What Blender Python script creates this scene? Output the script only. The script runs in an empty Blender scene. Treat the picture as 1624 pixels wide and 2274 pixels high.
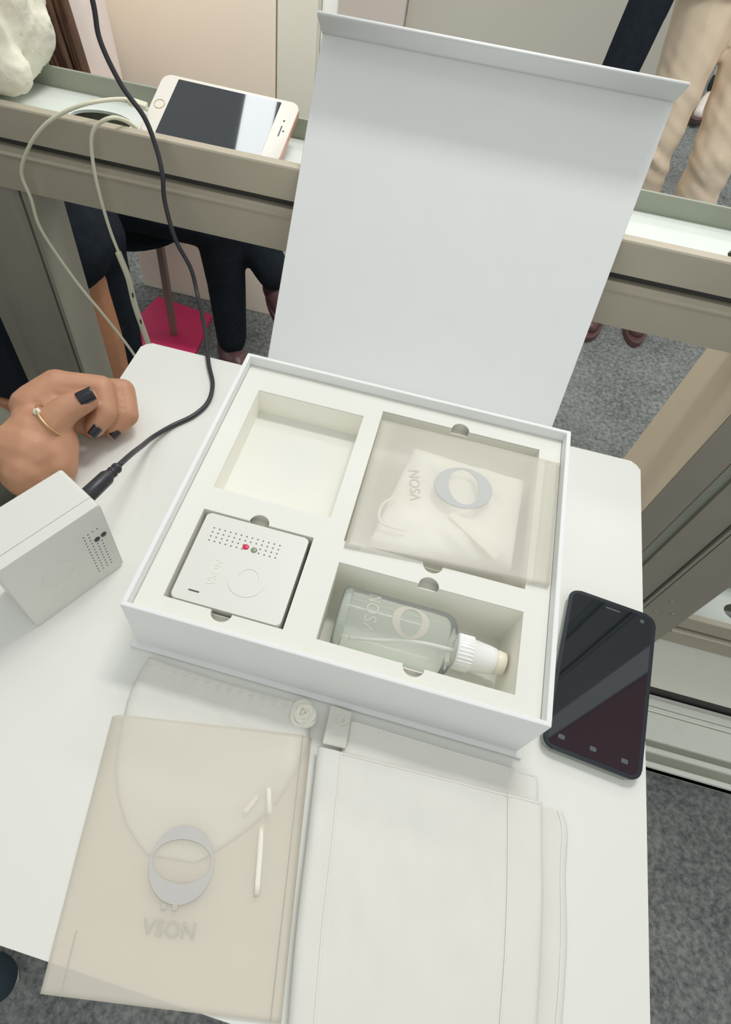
import bpy, bmesh, math, random
from mathutils import Vector, Matrix, noise
from mathutils.geometry import delaunay_2d_cdt

random.seed(7)
SC = bpy.context.scene
COL = SC.collection
T = 0.75            # height of the table top above the floor; builders below use z = 0 at the table top

# ------------------------------------------------------------------ camera
cd = bpy.data.cameras.new('camera')
cam = bpy.data.objects.new('camera', cd)
COL.objects.link(cam)
cd.sensor_fit = 'VERTICAL'
cd.sensor_height = 36.0
cd.sensor_width = 36.0 * 1624 / 2274
cd.lens = 1318.84 / 2274 * 36.0
cd.shift_x = 110.68 / 2274
cd.shift_y = 131.13 / 2274
cd.clip_start = 0.02
Rm = Matrix(((0.9618, -0.2618, 0.0801), (0.2653, 0.8192, -0.5084), (0.0675, 0.5102, 0.8574)))
cam.matrix_world = Matrix.Translation((0.0069, -0.1532, 0.4380 + T)) @ Rm.to_4x4()
SC.camera = cam

# ------------------------------------------------------------------ light of the hall
SC.view_settings.view_transform = 'Standard'
SC.view_settings.look = 'None'
SC.view_settings.gamma = 1.0
SC.view_settings.use_curve_mapping = False
SC.view_settings.exposure = 0.07
w = bpy.data.worlds.new('hall_daylight')
SC.world = w
w.use_nodes = True
w.node_tree.nodes['Background'].inputs['Color'].default_value = (0.97, 1.0, 0.985, 1)
w.node_tree.nodes['Background'].inputs['Strength'].default_value = 0.60


def area(name, loc, sx, sy, power, col, aim=None, spread=180):
    l = bpy.data.lights.new(name, 'AREA')
    l.shape = 'RECTANGLE'
    l.size = sx
    l.size_y = sy
    l.energy = power
    l.color = col
    l.spread = math.radians(spread)
    o = bpy.data.objects.new(name, l)
    o.location = loc
    if aim:
        o.rotation_euler = (Vector(aim) - Vector(loc)).to_track_quat('-Z', 'Y').to_euler()
    COL.objects.link(o)


area('ceiling_lamp_middle', (0.1, 1.7, 3.0), 0.9, 0.5, 8, (1.0, 0.99, 0.965))
area('ceiling_lamp_left', (-1.0, 1.58, 2.95), 0.14, 0.42, 1.3, (0.95, 1.0, 1.0))
area('ceiling_lamp_rear', (0.5, 3.4, 3.1), 2.2, 0.6, 32, (1.0, 0.985, 0.955))
area('front_fill', (0.7, -0.5, 3.1), 1.6, 0.5, 3, (1.0, 0.995, 0.98))  # added unseen fill for the lid, box front and posts
# unseen fill lamps behind the rail, added to brighten what stands there
area('board_fill_left', (-0.45, 0.72, 1.80), 0.35, 0.12, 2.1, (1.0, 0.99, 0.96), (-0.60, 1.40, 0.85), 80)  # added to lift the pale pink board
area('khaki_fill_right', (0.52, 0.95, 1.95), 0.35, 0.12, 1.9, (1.0, 0.98, 0.94), (0.55, 1.78, 0.60), 80)  # added to lift the khaki legs
area('lid_band_helper', (0.10, 0.70, 2.10), 0.40, 0.14, 7.0, (1.0, 0.99, 0.97))  # added to cast the flap's shadow band on the lid


# ------------------------------------------------------------------ materials
def lin(c):
    c = c / 255.0
    return c / 12.92 if c <= 0.04045 else ((c + 0.055) / 1.055) ** 2.4


def mat(name, rgb, rough=0.6, metal=0.0, spec=0.5, var=0.0, vscale=40, bump=0.0, bscale=400, ior=None, sheen=0.0):
    m = bpy.data.materials.new(name)
    m.use_nodes = True
    nt = m.node_tree
    b = nt.nodes['Principled BSDF']
    c = tuple(lin(x) for x in rgb) + (1,)
    b.inputs['Base Color'].default_value = c
    b.inputs['Roughness'].default_value = rough
    b.inputs['Metallic'].default_value = metal
    b.inputs['Specular IOR Level'].default_value = spec
    if ior:
        b.inputs['IOR'].default_value = ior
    if sheen:
        b.inputs['Sheen Weight'].default_value = sheen
    tc = nt.nodes.new('ShaderNodeTexCoord')
    if var > 0:
        n = nt.nodes.new('ShaderNodeTexNoise')
        n.inputs['Scale'].default_value = vscale
        n.inputs['Detail'].default_value = 5
        nt.links.new(tc.outputs['Object'], n.inputs['Vector'])
        r = nt.nodes.new('ShaderNodeMapRange')
        r.inputs['From Min'].default_value = 0.3
        r.inputs['From Max'].default_value = 0.7
        r.inputs['To Min'].default_value = 1 - var
        r.inputs['To Max'].default_value = 1 + var
        nt.links.new(n.outputs['Fac'], r.inputs['Value'])
        mx = nt.nodes.new('ShaderNodeVectorMath')
        mx.operation = 'SCALE'
        mx.inputs[0].default_value = c[:3]
        nt.links.new(r.outputs['Result'], mx.inputs['Scale'])
        nt.links.new(mx.outputs['Vector'], b.inputs['Base Color'])
    if bump > 0:
        n2 = nt.nodes.new('ShaderNodeTexNoise')
        n2.inputs['Scale'].default_value = bscale
        n2.inputs['Detail'].default_value = 4
        nt.links.new(tc.outputs['Object'], n2.inputs['Vector'])
        bp = nt.nodes.new('ShaderNodeBump')
        bp.inputs['Strength'].default_value = bump
        bp.inputs['Distance'].default_value = 0.002
        nt.links.new(n2.outputs['Fac'], bp.inputs['Height'])
        nt.links.new(bp.outputs['Normal'], b.inputs['Normal'])
    return m


def mat_carpet():
    m = bpy.data.materials.new('grey_carpet')
    m.use_nodes = True
    nt = m.node_tree
    b = nt.nodes['Principled BSDF']
    b.inputs['Roughness'].default_value = 0.95
    b.inputs['Specular IOR Level'].default_value = 0.1
    tc = nt.nodes.new('ShaderNodeTexCoord')
    n1 = nt.nodes.new('ShaderNodeTexNoise')
    n1.inputs['Scale'].default_value = 95
    n1.inputs['Detail'].default_value = 6
    n1.inputs['Roughness'].default_value = 0.75
    nt.links.new(tc.outputs['Object'], n1.inputs['Vector'])
    n2 = nt.nodes.new('ShaderNodeTexNoise')
    n2.inputs['Scale'].default_value = 7
    n2.inputs['Detail'].default_value = 3
    nt.links.new(tc.outputs['Object'], n2.inputs['Vector'])
    ad = nt.nodes.new('ShaderNodeMath')
    ad.operation = 'MULTIPLY_ADD'
    ad.inputs[1].default_value = 0.25
    nt.links.new(n2.outputs['Fac'], ad.inputs[0])
    nt.links.new(n1.outputs['Fac'], ad.inputs[2])
    r = nt.nodes.new('ShaderNodeValToRGB')
    e = r.color_ramp.elements
    e[0].position = 0.47
    e[0].color = (0.10, 0.11, 0.108, 1)
    e[1].position = 0.80
    e[1].color = (0.33, 0.345, 0.335, 1)
    nt.links.new(ad.outputs['Value'], r.inputs['Fac'])
    nt.links.new(r.outputs['Color'], b.inputs['Base Color'])
    bp = nt.nodes.new('ShaderNodeBump')
    bp.inputs['Strength'].default_value = 0.5
    bp.inputs['Distance'].default_value = 0.004
    nt.links.new(n1.outputs['Fac'], bp.inputs['Height'])
    nt.links.new(bp.outputs['Normal'], b.inputs['Normal'])
    return m


def mat_vellum(name, rgb, clear):
    m = bpy.data.materials.new(name)
    m.use_nodes = True
    nt = m.node_tree
    nt.nodes.remove(nt.nodes['Principled BSDF'])
    out = nt.nodes['Material Output']
    c = tuple(lin(x) for x in rgb) + (1,)
    d = nt.nodes.new('ShaderNodeBsdfDiffuse')
    d.inputs['Color'].default_value = c
    t = nt.nodes.new('ShaderNodeBsdfTranslucent')
    t.inputs['Color'].default_value = c
    tr = nt.nodes.new('ShaderNodeBsdfTransparent')
    tr.inputs['Color'].default_value = (0.97, 0.97, 0.96, 1)
    g = nt.nodes.new('ShaderNodeBsdfGlossy')
    g.inputs['Roughness'].default_value = 0.35
    m1 = nt.nodes.new('ShaderNodeMixShader')
    m1.inputs[0].default_value = 0.35
    nt.links.new(d.outputs[0], m1.inputs[1])
    nt.links.new(t.outputs[0], m1.inputs[2])
    m2 = nt.nodes.new('ShaderNodeMixShader')
    m2.inputs[0].default_value = clear
    nt.links.new(m1.outputs[0], m2.inputs[1])
    nt.links.new(tr.outputs[0], m2.inputs[2])
    m3 = nt.nodes.new('ShaderNodeMixShader')
    m3.inputs[0].default_value = 0.04
    nt.links.new(m2.outputs[0], m3.inputs[1])
    nt.links.new(g.outputs[0], m3.inputs[2])
    nt.links.new(m3.outputs[0], out.inputs['Surface'])
    return m


def mat_glass(name):
    m = bpy.data.materials.new(name)
    m.use_nodes = True
    nt = m.node_tree
    nt.nodes.remove(nt.nodes['Principled BSDF'])
    out = nt.nodes['Material Output']
    tr = nt.nodes.new('ShaderNodeBsdfTransparent')
    tr.inputs['Color'].default_value = (0.985, 1.0, 0.985, 1)
    hz = nt.nodes.new('ShaderNodeBsdfDiffuse')
    hz.inputs['Color'].default_value = (0.90, 0.95, 0.88, 1)
    g = nt.nodes.new('ShaderNodeBsdfGlossy')
    g.inputs['Roughness'].default_value = 0.08
    m1 = nt.nodes.new('ShaderNodeMixShader')
    m1.inputs[0].default_value = 0.25
    nt.links.new(tr.outputs[0], m1.inputs[1])
    nt.links.new(hz.outputs[0], m1.inputs[2])
    fr = nt.nodes.new('ShaderNodeFresnel')
    fr.inputs['IOR'].default_value = 1.16
    m2 = nt.nodes.new('ShaderNodeMixShader')
    nt.links.new(fr.outputs[0], m2.inputs[0])
    nt.links.new(m1.outputs[0], m2.inputs[1])
    nt.links.new(g.outputs[0], m2.inputs[2])
    nt.links.new(m2.outputs[0], out.inputs['Surface'])
    return m


M = dict(
    table=mat('white_laminate', (233, 234, 228), 0.45, var=0.006, vscale=6),
    box=mat('white_cardboard', (234, 236, 235), 0.7, var=0.008, vscale=30),
    insert=mat('ivory_card', (231, 231, 223), 0.75, var=0.006, vscale=30),
    liner=mat('cell_card', (248, 246, 236), 0.8),
    plastic=mat('white_plastic', (222, 222, 215), 0.4),
    emboss=mat('embossed_plastic', (231, 229, 220), 0.5),
    hole=mat('dark_hole', (120, 118, 112), 0.8),
    slot=mat('slot_shadow', (95, 85, 85), 0.8),
    red=mat('red_led', (205, 50, 85), 0.25),
    green=mat('green_led', (140, 152, 130), 0.25),
    darklens=mat('dark_led', (70, 62, 68), 0.3),
    alu=mat('brushed_aluminium', (192, 184, 166), 0.45, metal=0.25, var=0.03, vscale=25),
    alu_shaded=mat('shaded_upright_aluminium', (168, 162, 148), 0.45, metal=0.25, var=0.04, vscale=20),  # darker copy of the rail aluminium, the uprights' shade put into its colour
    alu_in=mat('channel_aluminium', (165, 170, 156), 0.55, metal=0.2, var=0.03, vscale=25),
    alu_pale=mat('pale_channel_floor', (225, 232, 226), 0.6, var=0.02),
    groove=mat('dark_groove', (62, 62, 60), 0.6),  # dark strip set into the recessed grooves, also fills the floor gap
    beige_reflection=mat('beige_side_reflection', (250, 234, 206), 0.7, var=0.01),  # pinkish reflection on the post's side face, painted as beige colour
    panel=mat('grey_board', (236, 234, 222), 0.7, var=0.015),
    red_board=mat('dull_red_board', (196, 130, 132), 0.7),
    base_alu=mat('base_rail_aluminium', (243, 245, 236), 0.45, metal=0.05, var=0.02),
    pink_wall=mat('pale_pink_board', (240, 228, 210), 0.85, var=0.015, vscale=5),
    grey_wall=mat('pale_grey_board', (228, 226, 212), 0.85, var=0.015, vscale=5),
    white_wall=mat('off_white_board', (242, 230, 222), 0.85, var=0.01, vscale=5),
    far_wall=mat('far_grey_wall', (226, 222, 210), 0.85, var=0.02, vscale=3),
    pink=mat('hot_pink_base', (222, 50, 108), 0.5),
    pole=mat('grey_pole', (150, 128, 120), 0.45, metal=0.3),
    black_cloth=mat('black_cloth', (35, 41, 48), 0.95, spec=0.1, var=0.15, vscale=60),
    navy=mat('navy_cloth', (52, 62, 74), 0.95, spec=0.1, var=0.1),
    greycloth=mat('grey_green_cloth', (105, 108, 98), 0.95, spec=0.1, var=0.1),
    khaki=mat('khaki_cloth', (230, 212, 188), 0.7, var=0.05, vscale=12, bump=0.3, bscale=30, spec=0.3),
    blouse=mat('white_blouse', (238, 226, 218), 0.85, var=0.03, vscale=12),
    fur=mat('white_faux_fur', (240, 236, 218), 0.95, var=0.05, vscale=30, bump=0.5, bscale=150),
    hair=mat('brown_hair', (92, 68, 52), 0.5, var=0.35, vscale=18),
    skin=mat('skin', (190, 140, 110), 0.5, var=0.04, vscale=60, bump=0.12, bscale=700),
    skin2=mat('tan_skin', (190, 134, 98), 0.5, var=0.04, vscale=60),
    nail=mat('black_nail_polish', (38, 36, 46), 0.18),
    gold=mat('gold', (230, 205, 150), 0.25, metal=0.9),
    gem=mat('clear_stone', (238, 236, 220), 0.1, spec=0.9),
    lips=mat('lips', (190, 110, 100), 0.4),
    eye=mat('eye', (60, 45, 40), 0.2),
    cable=mat('black_rubber', (48, 48, 54), 0.38),
    wcable=mat('white_rubber', (222, 220, 196), 0.5),
    screen=mat('dark_screen_glass', (20, 28, 36), 0.03, spec=0.9, ior=1.6),
    phone_black=mat('black_phone_shell', (32, 40, 48), 0.3),
    phone_chrome=mat('grey_phone_edge', (150, 160, 150), 0.3, metal=0.4),
    phone_white=mat('white_phone_face', (238, 234, 224), 0.2),
    rosegold=mat('rose_gold', (214, 168, 148), 0.35, metal=0.5),
    phone_key=mat('grey_keys', (86, 94, 100), 0.3),
    cloth=mat('white_cotton', (229, 228, 221), 0.95, spec=0.1, var=0.012, vscale=25, bump=0.15, bscale=900),
    cloth_white=mat('bright_white_cotton', (247, 246, 240), 0.95, spec=0.1, bump=0.15, bscale=900),
    seam=mat('white_stitching', (238, 235, 229), 0.9, spec=0.1),
    satin=mat('satin_tag', (222, 220, 211), 0.4, var=0.03, vscale=90),
    cord=mat('ivory_cord', (243, 240, 228), 0.8),
    vellum=mat_vellum('vellum_paper', (250, 244, 233), 0.44),
    vellum_pale=mat_vellum('pale_vellum_paper', (238, 235, 225), 0.47),
    print=mat('grey_print', (200, 198, 194), 0.8),
    print_dark=mat('slate_print', (194, 196, 194), 0.8),
    letter=mat('pale_print', (198, 195, 183), 0.8),
    glass=mat_glass('bottle_glass'),
    pump=mat('white_pump', (242, 242, 240), 0.3),
    pumpend=mat('ivory_nozzle', (236, 230, 212), 0.35),
    carpet=mat_carpet(),
    shoe_navy=mat('navy_canvas', (44, 58, 68), 0.9),
    sole=mat('white_sole', (220, 222, 206), 0.6),
    shoe_brown=mat('brown_leather', (92, 66, 66), 0.4),
    shoe_white=mat('white_leather', (240, 230, 224), 0.6),
    shoe_green=mat('dark_green_trim', (44, 54, 46), 0.7),
    paper=mat('white_paper', (244, 243, 238), 0.8),
    poster_pink=mat('poster_pink', (236, 120, 140), 0.7),
    chrome=mat('screw_steel', (200, 200, 196), 0.25, metal=0.9),
)


# ------------------------------------------------------------------ helpers
def tag(o, label=None, cat=None, group=None, kind=None):
    if label:
        o['label'] = label
    if cat:
        o['category'] = cat
    if group:
        o['group'] = group
    if kind:
        o['kind'] = kind
    return o


def thing(name, label, cat, loc=(0, 0, 0), group=None):
    o = bpy.data.objects.new(name, None)
    o.empty_display_size = 0.02
    o.location = (loc[0], loc[1], loc[2] + T)
    COL.objects.link(o)
    return tag(o, label, cat, group)


def wloc(o):
    v = Vector((0, 0, 0))
    while o is not None:
        v += Vector(o.location)
        o = o.parent
    return v


def obj(name, bm, m, parent=None, smooth=False, label=None, kind=None, origin=None):
    """bm is in table coordinates (z = 0 at the table top)."""
    me = bpy.data.meshes.new(name)
    bmesh.ops.recalc_face_normals(bm, faces=bm.faces)
    if smooth:
        for f in bm.faces:
            f.smooth = True
    if parent is not None:
        off = wloc(parent) - Vector((0, 0, T))
        org = Vector((0, 0, 0))
    else:
        if origin is None:
            if bm.verts:
                xs = [v.co for v in bm.verts]
                origin = ((min(c.x for c in xs) + max(c.x for c in xs)) / 2, (min(c.y for c in xs) + max(c.y for c in xs)) / 2, min(c.z for c in xs))
            else:
                origin = (0, 0, 0)
        off = Vector(origin)
    for v in bm.verts:
        v.co -= off
    bm.to_mesh(me)
    bm.free()
    me.materials.append(m)
    o = bpy.data.objects.new(name, me)
    COL.objects.link(o)
    if parent is not None:
        o.parent = parent
    else:
        o.location = (off.x, off.y, off.z + T)
    if label:
        o['label'] = label
    if kind:
        o['kind'] = kind
    return o


def struct(name, bm, m, parent=None, smooth=False):
    return obj(name, bm, m, parent, smooth, kind='structure' if parent is None else None)


def new():
    return bmesh.new()


def box(bm, a, b, bev=0.0, seg=2):
    a = Vector(a)
    b = Vector(b)
    r = bmesh.ops.create_cube(bm, size=1.0)
    vs = r['verts']
    for v in vs:
        v.co = Vector(((a.x + b.x) / 2 + v.co.x * (b.x - a.x), (a.y + b.y) / 2 + v.co.y * (b.y - a.y), (a.z + b.z) / 2 + v.co.z * (b.z - a.z)))
    if bev > 0:
        es = list({e for v in vs for e in v.link_edges})
        bmesh.ops.bevel(bm, geom=es, offset=bev, segments=seg, affect='EDGES', profile=0.5)
    return bm


def hexa(bm, p):
    """eight points: bottom four counter-clockwise then top four"""
    v = [bm.verts.new(q) for q in p]
    for f in ((0, 3, 2, 1), (4, 5, 6, 7), (0, 1, 5, 4), (1, 2, 6, 5), (2, 3, 7, 6), (3, 0, 4, 7)):
        bm.faces.new([v[i] for i in f])
    return v


def frame_box(bm, o, ex, ey, ez, a, b, bev=0.0, seg=2):
    """box in a local frame"""
    t = bmesh.new()
    box(t, a, b, bev, seg)
    merge(bm, t, lambda c: o + ex * c.x + ey * c.y + ez * c.z)


def merge(bm, t, f=lambda c: c):
    mp = {}
    for v in t.verts:
        mp[v] = bm.verts.new(f(v.co))
    for fc in t.faces:
        try:
            bm.faces.new([mp[v] for v in fc.verts])
        except ValueError:
            pass
    t.free()


def prism(bm, pts, z0, z1, f=lambda c: c):
    """extruded outline, pts counter-clockwise (x, y)"""
    n = len(pts)
    lo = [bm.verts.new(f(Vector((x, y, z0)))) for x, y in pts]
    hi = [bm.verts.new(f(Vector((x, y, z1)))) for x, y in pts]
    bm.faces.new(lo[::-1])
    bm.faces.new(hi)
    for i in range(n):
        j = (i + 1) % n
        bm.faces.new((lo[i], lo[j], hi[j], hi[i]))


def rounded(x0, y0, x1, y1, r, n=5):
    out = []
    for cx, cy, a in ((x1 - r, y0 + r, -90), (x1 - r, y1 - r, 0), (x0 + r, y1 - r, 90), (x0 + r, y0 + r, 180)):
        for k in range(n + 1):
            t = math.radians(a + 90 * k / n)
            out.append((cx + r * math.cos(t), cy + r * math.sin(t)))
    return out


def plate_holes(bm, outer, holes, z0, z1, f=lambda c: c):
    """flat plate with through holes; walls on every outline"""
    vs = []
    es = []
    for loop in [outer] + holes:
        s = len(vs)
        vs += [Vector(p) for p in loop]
        es += [(s + i, s + (i + 1) % len(loop)) for i in range(len(loop))]
    ov, oe, of, _, _, _ = delaunay_2d_cdt(vs, es, [], 1, 1e-7)

    def inside(p, loop):
        c = False
        n = len(loop)
        for i in range(n):
            x1, y1 = loop[i]
            x2, y2 = loop[(i + 1) % n]
            if (y1 > p[1]) != (y2 > p[1]) and p[0] < (x2 - x1) * (p[1] - y1) / (y2 - y1) + x1:
                c = not c
        return c
    lo = [bm.verts.new(f(Vector((v.x, v.y, z0)))) for v in ov]
    hi = [bm.verts.new(f(Vector((v.x, v.y, z1)))) for v in ov]
    for t in of:
        c = sum((ov[i] for i in t), Vector((0, 0))) / len(t)
        if not inside(c, outer) or any(inside(c, h) for h in holes):
            continue
        bm.faces.new([hi[i] for i in t])
        bm.faces.new([lo[i] for i in reversed(t)])
    bd = [e for e in bm.edges if len(e.link_faces) == 1]
    hs = set(hi)
    idx = {v: i for i, v in enumerate(hi)}
    for e in bd:
        if e.verts[0] in hs and e.verts[1] in hs:
            i, j = idx[e.verts[0]], idx[e.verts[1]]
            try:
                bm.faces.new((hi[i], hi[j], lo[j], lo[i]))
            except ValueError:
                pass
    for v in [v for v in bm.verts if not v.link_faces]:
        bm.verts.remove(v)


def catmull(pts, n=8):
    P = [Vector(p) for p in pts]
    out = []
    for i in range(len(P) - 1):
        p0 = P[max(i - 1, 0)]
        p1 = P[i]
        p2 = P[i + 1]
        p3 = P[min(i + 2, len(P) - 1)]
        for k in range(n):
            t = k / n
            out.append(0.5 * ((2 * p1) + (p2 - p0) * t + (2 * p0 - 5 * p1 + 4 * p2 - p3) * t * t + (3 * p1 - p0 - 3 * p2 + p3) * t ** 3))
    out.append(P[-1])
    return out


def tube(bm, pts, r, sides=10, radii=None, flat=1.0, closed=False):
    P = [Vector(p) for p in pts]
    n = len(P)
    rings = []
    up = None
    for i in range(n):
        if closed:
            d = (P[(i + 1) % n] - P[i - 1]).normalized()
        else:
            d = (P[min(i + 1, n - 1)] - P[max(i - 1, 0)]).normalized()
        if up is None:
            up = Vector((0, 0, 1)) if abs(d.z) < 0.9 else Vector((0, 1, 0))
        s = d.cross(up).normalized()
        up = s.cross(d).normalized()
        rr = radii[i] if radii else r
        rings.append([bm.verts.new(P[i] + s * (rr * math.cos(2 * math.pi * k / sides)) + up * (rr * flat * math.sin(2 * math.pi * k / sides))) for k in range(sides)])
    for i in range(n if closed else n - 1):
        j = (i + 1) % n
        for k in range(sides):
            l = (k + 1) % sides
            bm.faces.new((rings[i][k], rings[i][l], rings[j][l], rings[j][k]))
    if not closed:
        bm.faces.new(rings[0][::-1])
        bm.faces.new(rings[-1])


def lathe(bm, prof, o, ax, seg=32, cap=True):
    """profile of (distance along axis, radius)"""
    o = Vector(o)
    ax = Vector(ax).normalized()
    u = ax.orthogonal().normalized()
    v = ax.cross(u)
    rings = []
    for d, r in prof:
        rings.append([bm.verts.new(o + ax * d + (u * math.cos(2 * math.pi * k / seg) + v * math.sin(2 * math.pi * k / seg)) * max(r, 1e-5)) for k in range(seg)])
    for a, b in zip(rings[:-1], rings[1:]):
        for k in range(seg):
            l = (k + 1) % seg
            bm.faces.new((a[k], a[l], b[l], b[k]))
    if cap:
        bm.faces.new(rings[0][::-1])
        bm.faces.new(rings[-1])


def capsules(segs, voxel, smooth=6, extra=None):
    """union of tapered capsules as one continuous closed surface; segs = (a, b, ra, rb)"""
    bm = bmesh.new()
    for a, b, ra, rb in segs:
        a = Vector(a)
        b = Vector(b)
        t = bmesh.new()
        bmesh.ops.create_icosphere(t, subdivisions=2, radius=1.0, matrix=Matrix.Translation(a) @ Matrix.Scale(ra, 4))
        if (a - b).length > 1e-5:
            bmesh.ops.create_icosphere(t, subdivisions=2, radius=1.0, matrix=Matrix.Translation(b) @ Matrix.Scale(rb, 4))
            bmesh.ops.convex_hull(t, input=t.verts)
            for v in [v for v in t.verts if not v.link_faces]:
                t.verts.remove(v)
        merge(bm, t)
    if extra:
        extra(bm)
    me = bpy.data.meshes.new('tmp')
    bm.to_mesh(me)
    bm.free()
    o = bpy.data.objects.new('tmp', me)
    COL.objects.link(o)
    md = o.modifiers.new('r', 'REMESH')
    md.mode = 'VOXEL'
    md.voxel_size = voxel
    if smooth:
        s = o.modifiers.new('s', 'SMOOTH')
        s.factor = 0.5
        s.iterations = smooth
    dg = bpy.context.evaluated_depsgraph_get()
    ev = o.evaluated_get(dg)
    out = bmesh.new()
    tm = ev.to_mesh()
    out.from_mesh(tm)
    ev.to_mesh_clear()
    bpy.data.objects.remove(o)
    bpy.data.meshes.remove(me)
    return out


def text_mesh(s, size, depth):
    c = bpy.data.curves.new('t', 'FONT')
    c.body = s
    c.size = size
    c.extrude = depth
    c.align_x = 'CENTER'
    c.align_y = 'CENTER'
    c.resolution_u = 4
    o = bpy.data.objects.new('t', c)
    COL.objects.link(o)
    dg = bpy.context.evaluated_depsgraph_get()
    me = bpy.data.meshes.new_from_object(o.evaluated_get(dg))
    bm = bmesh.new()
    bm.from_mesh(me)
    bpy.data.objects.remove(o)
    bpy.data.curves.remove(c)
    bpy.data.meshes.remove(me)
    return bm


def lettering(bm, s, size, depth, o, ex, ey):
    ex = Vector(ex).normalized()
    ey = Vector(ey).normalized()
    ez = ex.cross(ey)
    o = Vector(o)
    merge(bm, text_mesh(s, size, depth), lambda c: o + ex * c.x + ey * c.y + ez * c.z)


def ring_logo(bm, o, ex, ey, R, ia, ib, h0, h1, f=None, n=40, off=(0, 0)):
    """round emblem: disc with an oval opening (ia along ex, ib along ey)"""
    ex = Vector(ex).normalized()
    ey = Vector(ey).normalized()
    ez = ex.cross(ey)
    o = Vector(o)
    outer = [(R * math.cos(2 * math.pi * k / n), R * math.sin(2 * math.pi * k / n)) for k in range(n)]
    inner = [(off[0] + ia * math.cos(2 * math.pi * k / n), off[1] + ib * math.sin(2 * math.pi * k / n)) for k in range(n)]
    g = (lambda c: o + ex * c.x + ey * c.y + ez * c.z) if f is None else f
    plate_holes(bm, outer, [inner], h0, h1, g)


def bil(q, u, v):
    a, b, c, d = [Vector(p) for p in q]     # bottom-left, bottom-right, top-right, top-left
    return a * (1 - u) * (1 - v) + b * u * (1 - v) + c * u * v + d * (1 - u) * v


def sheet(bm, q, nu, nv, top, bot=None):
    """closed cloth slab: top(u,v,p)->z, bottom z"""
    g = [[None] * (nv + 1) for _ in range(nu + 1)]
    gb = [[None] * (nv + 1) for _ in range(nu + 1)]
    for i in range(nu + 1):
        for j in range(nv + 1):
            u, v = i / nu, j / nv
            p = bil(q, u, v)
            zt = top(u, v, p)
            zb = bot(u, v, p) if bot else 0.0006
            g[i][j] = bm.verts.new((p.x, p.y, zt))
            gb[i][j] = bm.verts.new((p.x, p.y, min(zb, zt - 0.0002)))
    for i in range(nu):
        for j in range(nv):
            bm.faces.new((g[i][j], g[i + 1][j], g[i + 1][j + 1], g[i][j + 1]))
            bm.faces.new((gb[i][j], gb[i][j + 1], gb[i + 1][j + 1], gb[i + 1][j]))
    for i in range(nu):
        bm.faces.new((gb[i][0], gb[i + 1][0], g[i + 1][0], g[i][0]))
        bm.faces.new((g[i][nv], g[i + 1][nv], gb[i + 1][nv], gb[i][nv]))
    for j in range(nv):
        bm.faces.new((g[0][j], g[0][j + 1], gb[0][j + 1], gb[0][j]))
        bm.faces.new((gb[nu][j], gb[nu][j + 1], g[nu][j + 1], g[nu][j]))


def edge_fall(u, v, w=0.06):
    d = min(u, 1 - u, v, 1 - v) / w
    return 1.0 if d >= 1 else math.sqrt(max(0.0, 1 - (1 - d) ** 2))


def nz(x, y, s, seed=0.0):
    return noise.noise(Vector((x * s, y * s, seed)))


V3 = Vector
X, Y, Z = V3((1, 0, 0)), V3((0, 1, 0)), V3((0, 0, 1))

# ================================================================== SETTING
bm = new()
box(bm, (-4.5, -2.5, -0.80), (4.5, 6.0, -0.75))
struct('floor', bm, M['carpet'])
bm = new()
box(bm, (-4.5, 5.2, -0.75), (4.5, 5.3, 2.4))
struct('wall_back', bm, M['far_wall'])

# partition boards standing on the carpet
bm = new()
box(bm, (-0.905, 1.40, -0.75), (-0.475, 1.425, 1.35), 0.003)
tag(obj('partition_board', bm, M['pink_wall']), 'pale pink partition board standing on the carpet behind the stool', 'partition')
bm = new()
box(bm, (-0.472, 1.40, -0.75), (-0.385, 1.44, 1.35), 0.003)
tag(obj('partition_post', bm, M['grey_wall']), 'narrow pale grey partition strip beside the pale pink board', 'partition')
bm = new()
box(bm, (-0.86, 2.9, -0.75), (-0.415, 2.93, 1.35), 0.003)
tag(obj('partition_board', bm, M['white_wall']), 'off-white board seen just above the open box lid', 'partition')
bm = new()
box(bm, (-0.412, 2.95, -0.75), (0.72, 3.0, 1.35), 0.003)
tag(obj('partition_board', bm, M['far_wall']), 'wide grey partition board behind the dark sleeve', 'partition')

# ================================================================== TABLE
t = thing('side_table', 'white laminate table under the open gift box', 'table', (0, 0.06, -0.75))
bm = new()
prism(bm, rounded(-0.289, -0.207, 0.2467, 0.3296, 0.009), -0.032, 0.0)
es = [e for e in bm.edges if all(abs(v.co.z) < 1e-6 for v in e.verts)]
bmesh.ops.bevel(bm, geom=es, offset=0.0025, segments=3, affect='EDGES', profile=0.5)
obj('tabletop', bm, M['table'], t)
for sx, sy in ((-0.25, -0.165), (0.205, -0.165), (-0.25, 0.29), (0.205, 0.29)):
    bm = new()
    box(bm, (sx - 0.016, sy - 0.016, -0.75), (sx + 0.016, sy + 0.016, -0.032), 0.003)
    obj('leg', bm, M['table'], t)

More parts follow.
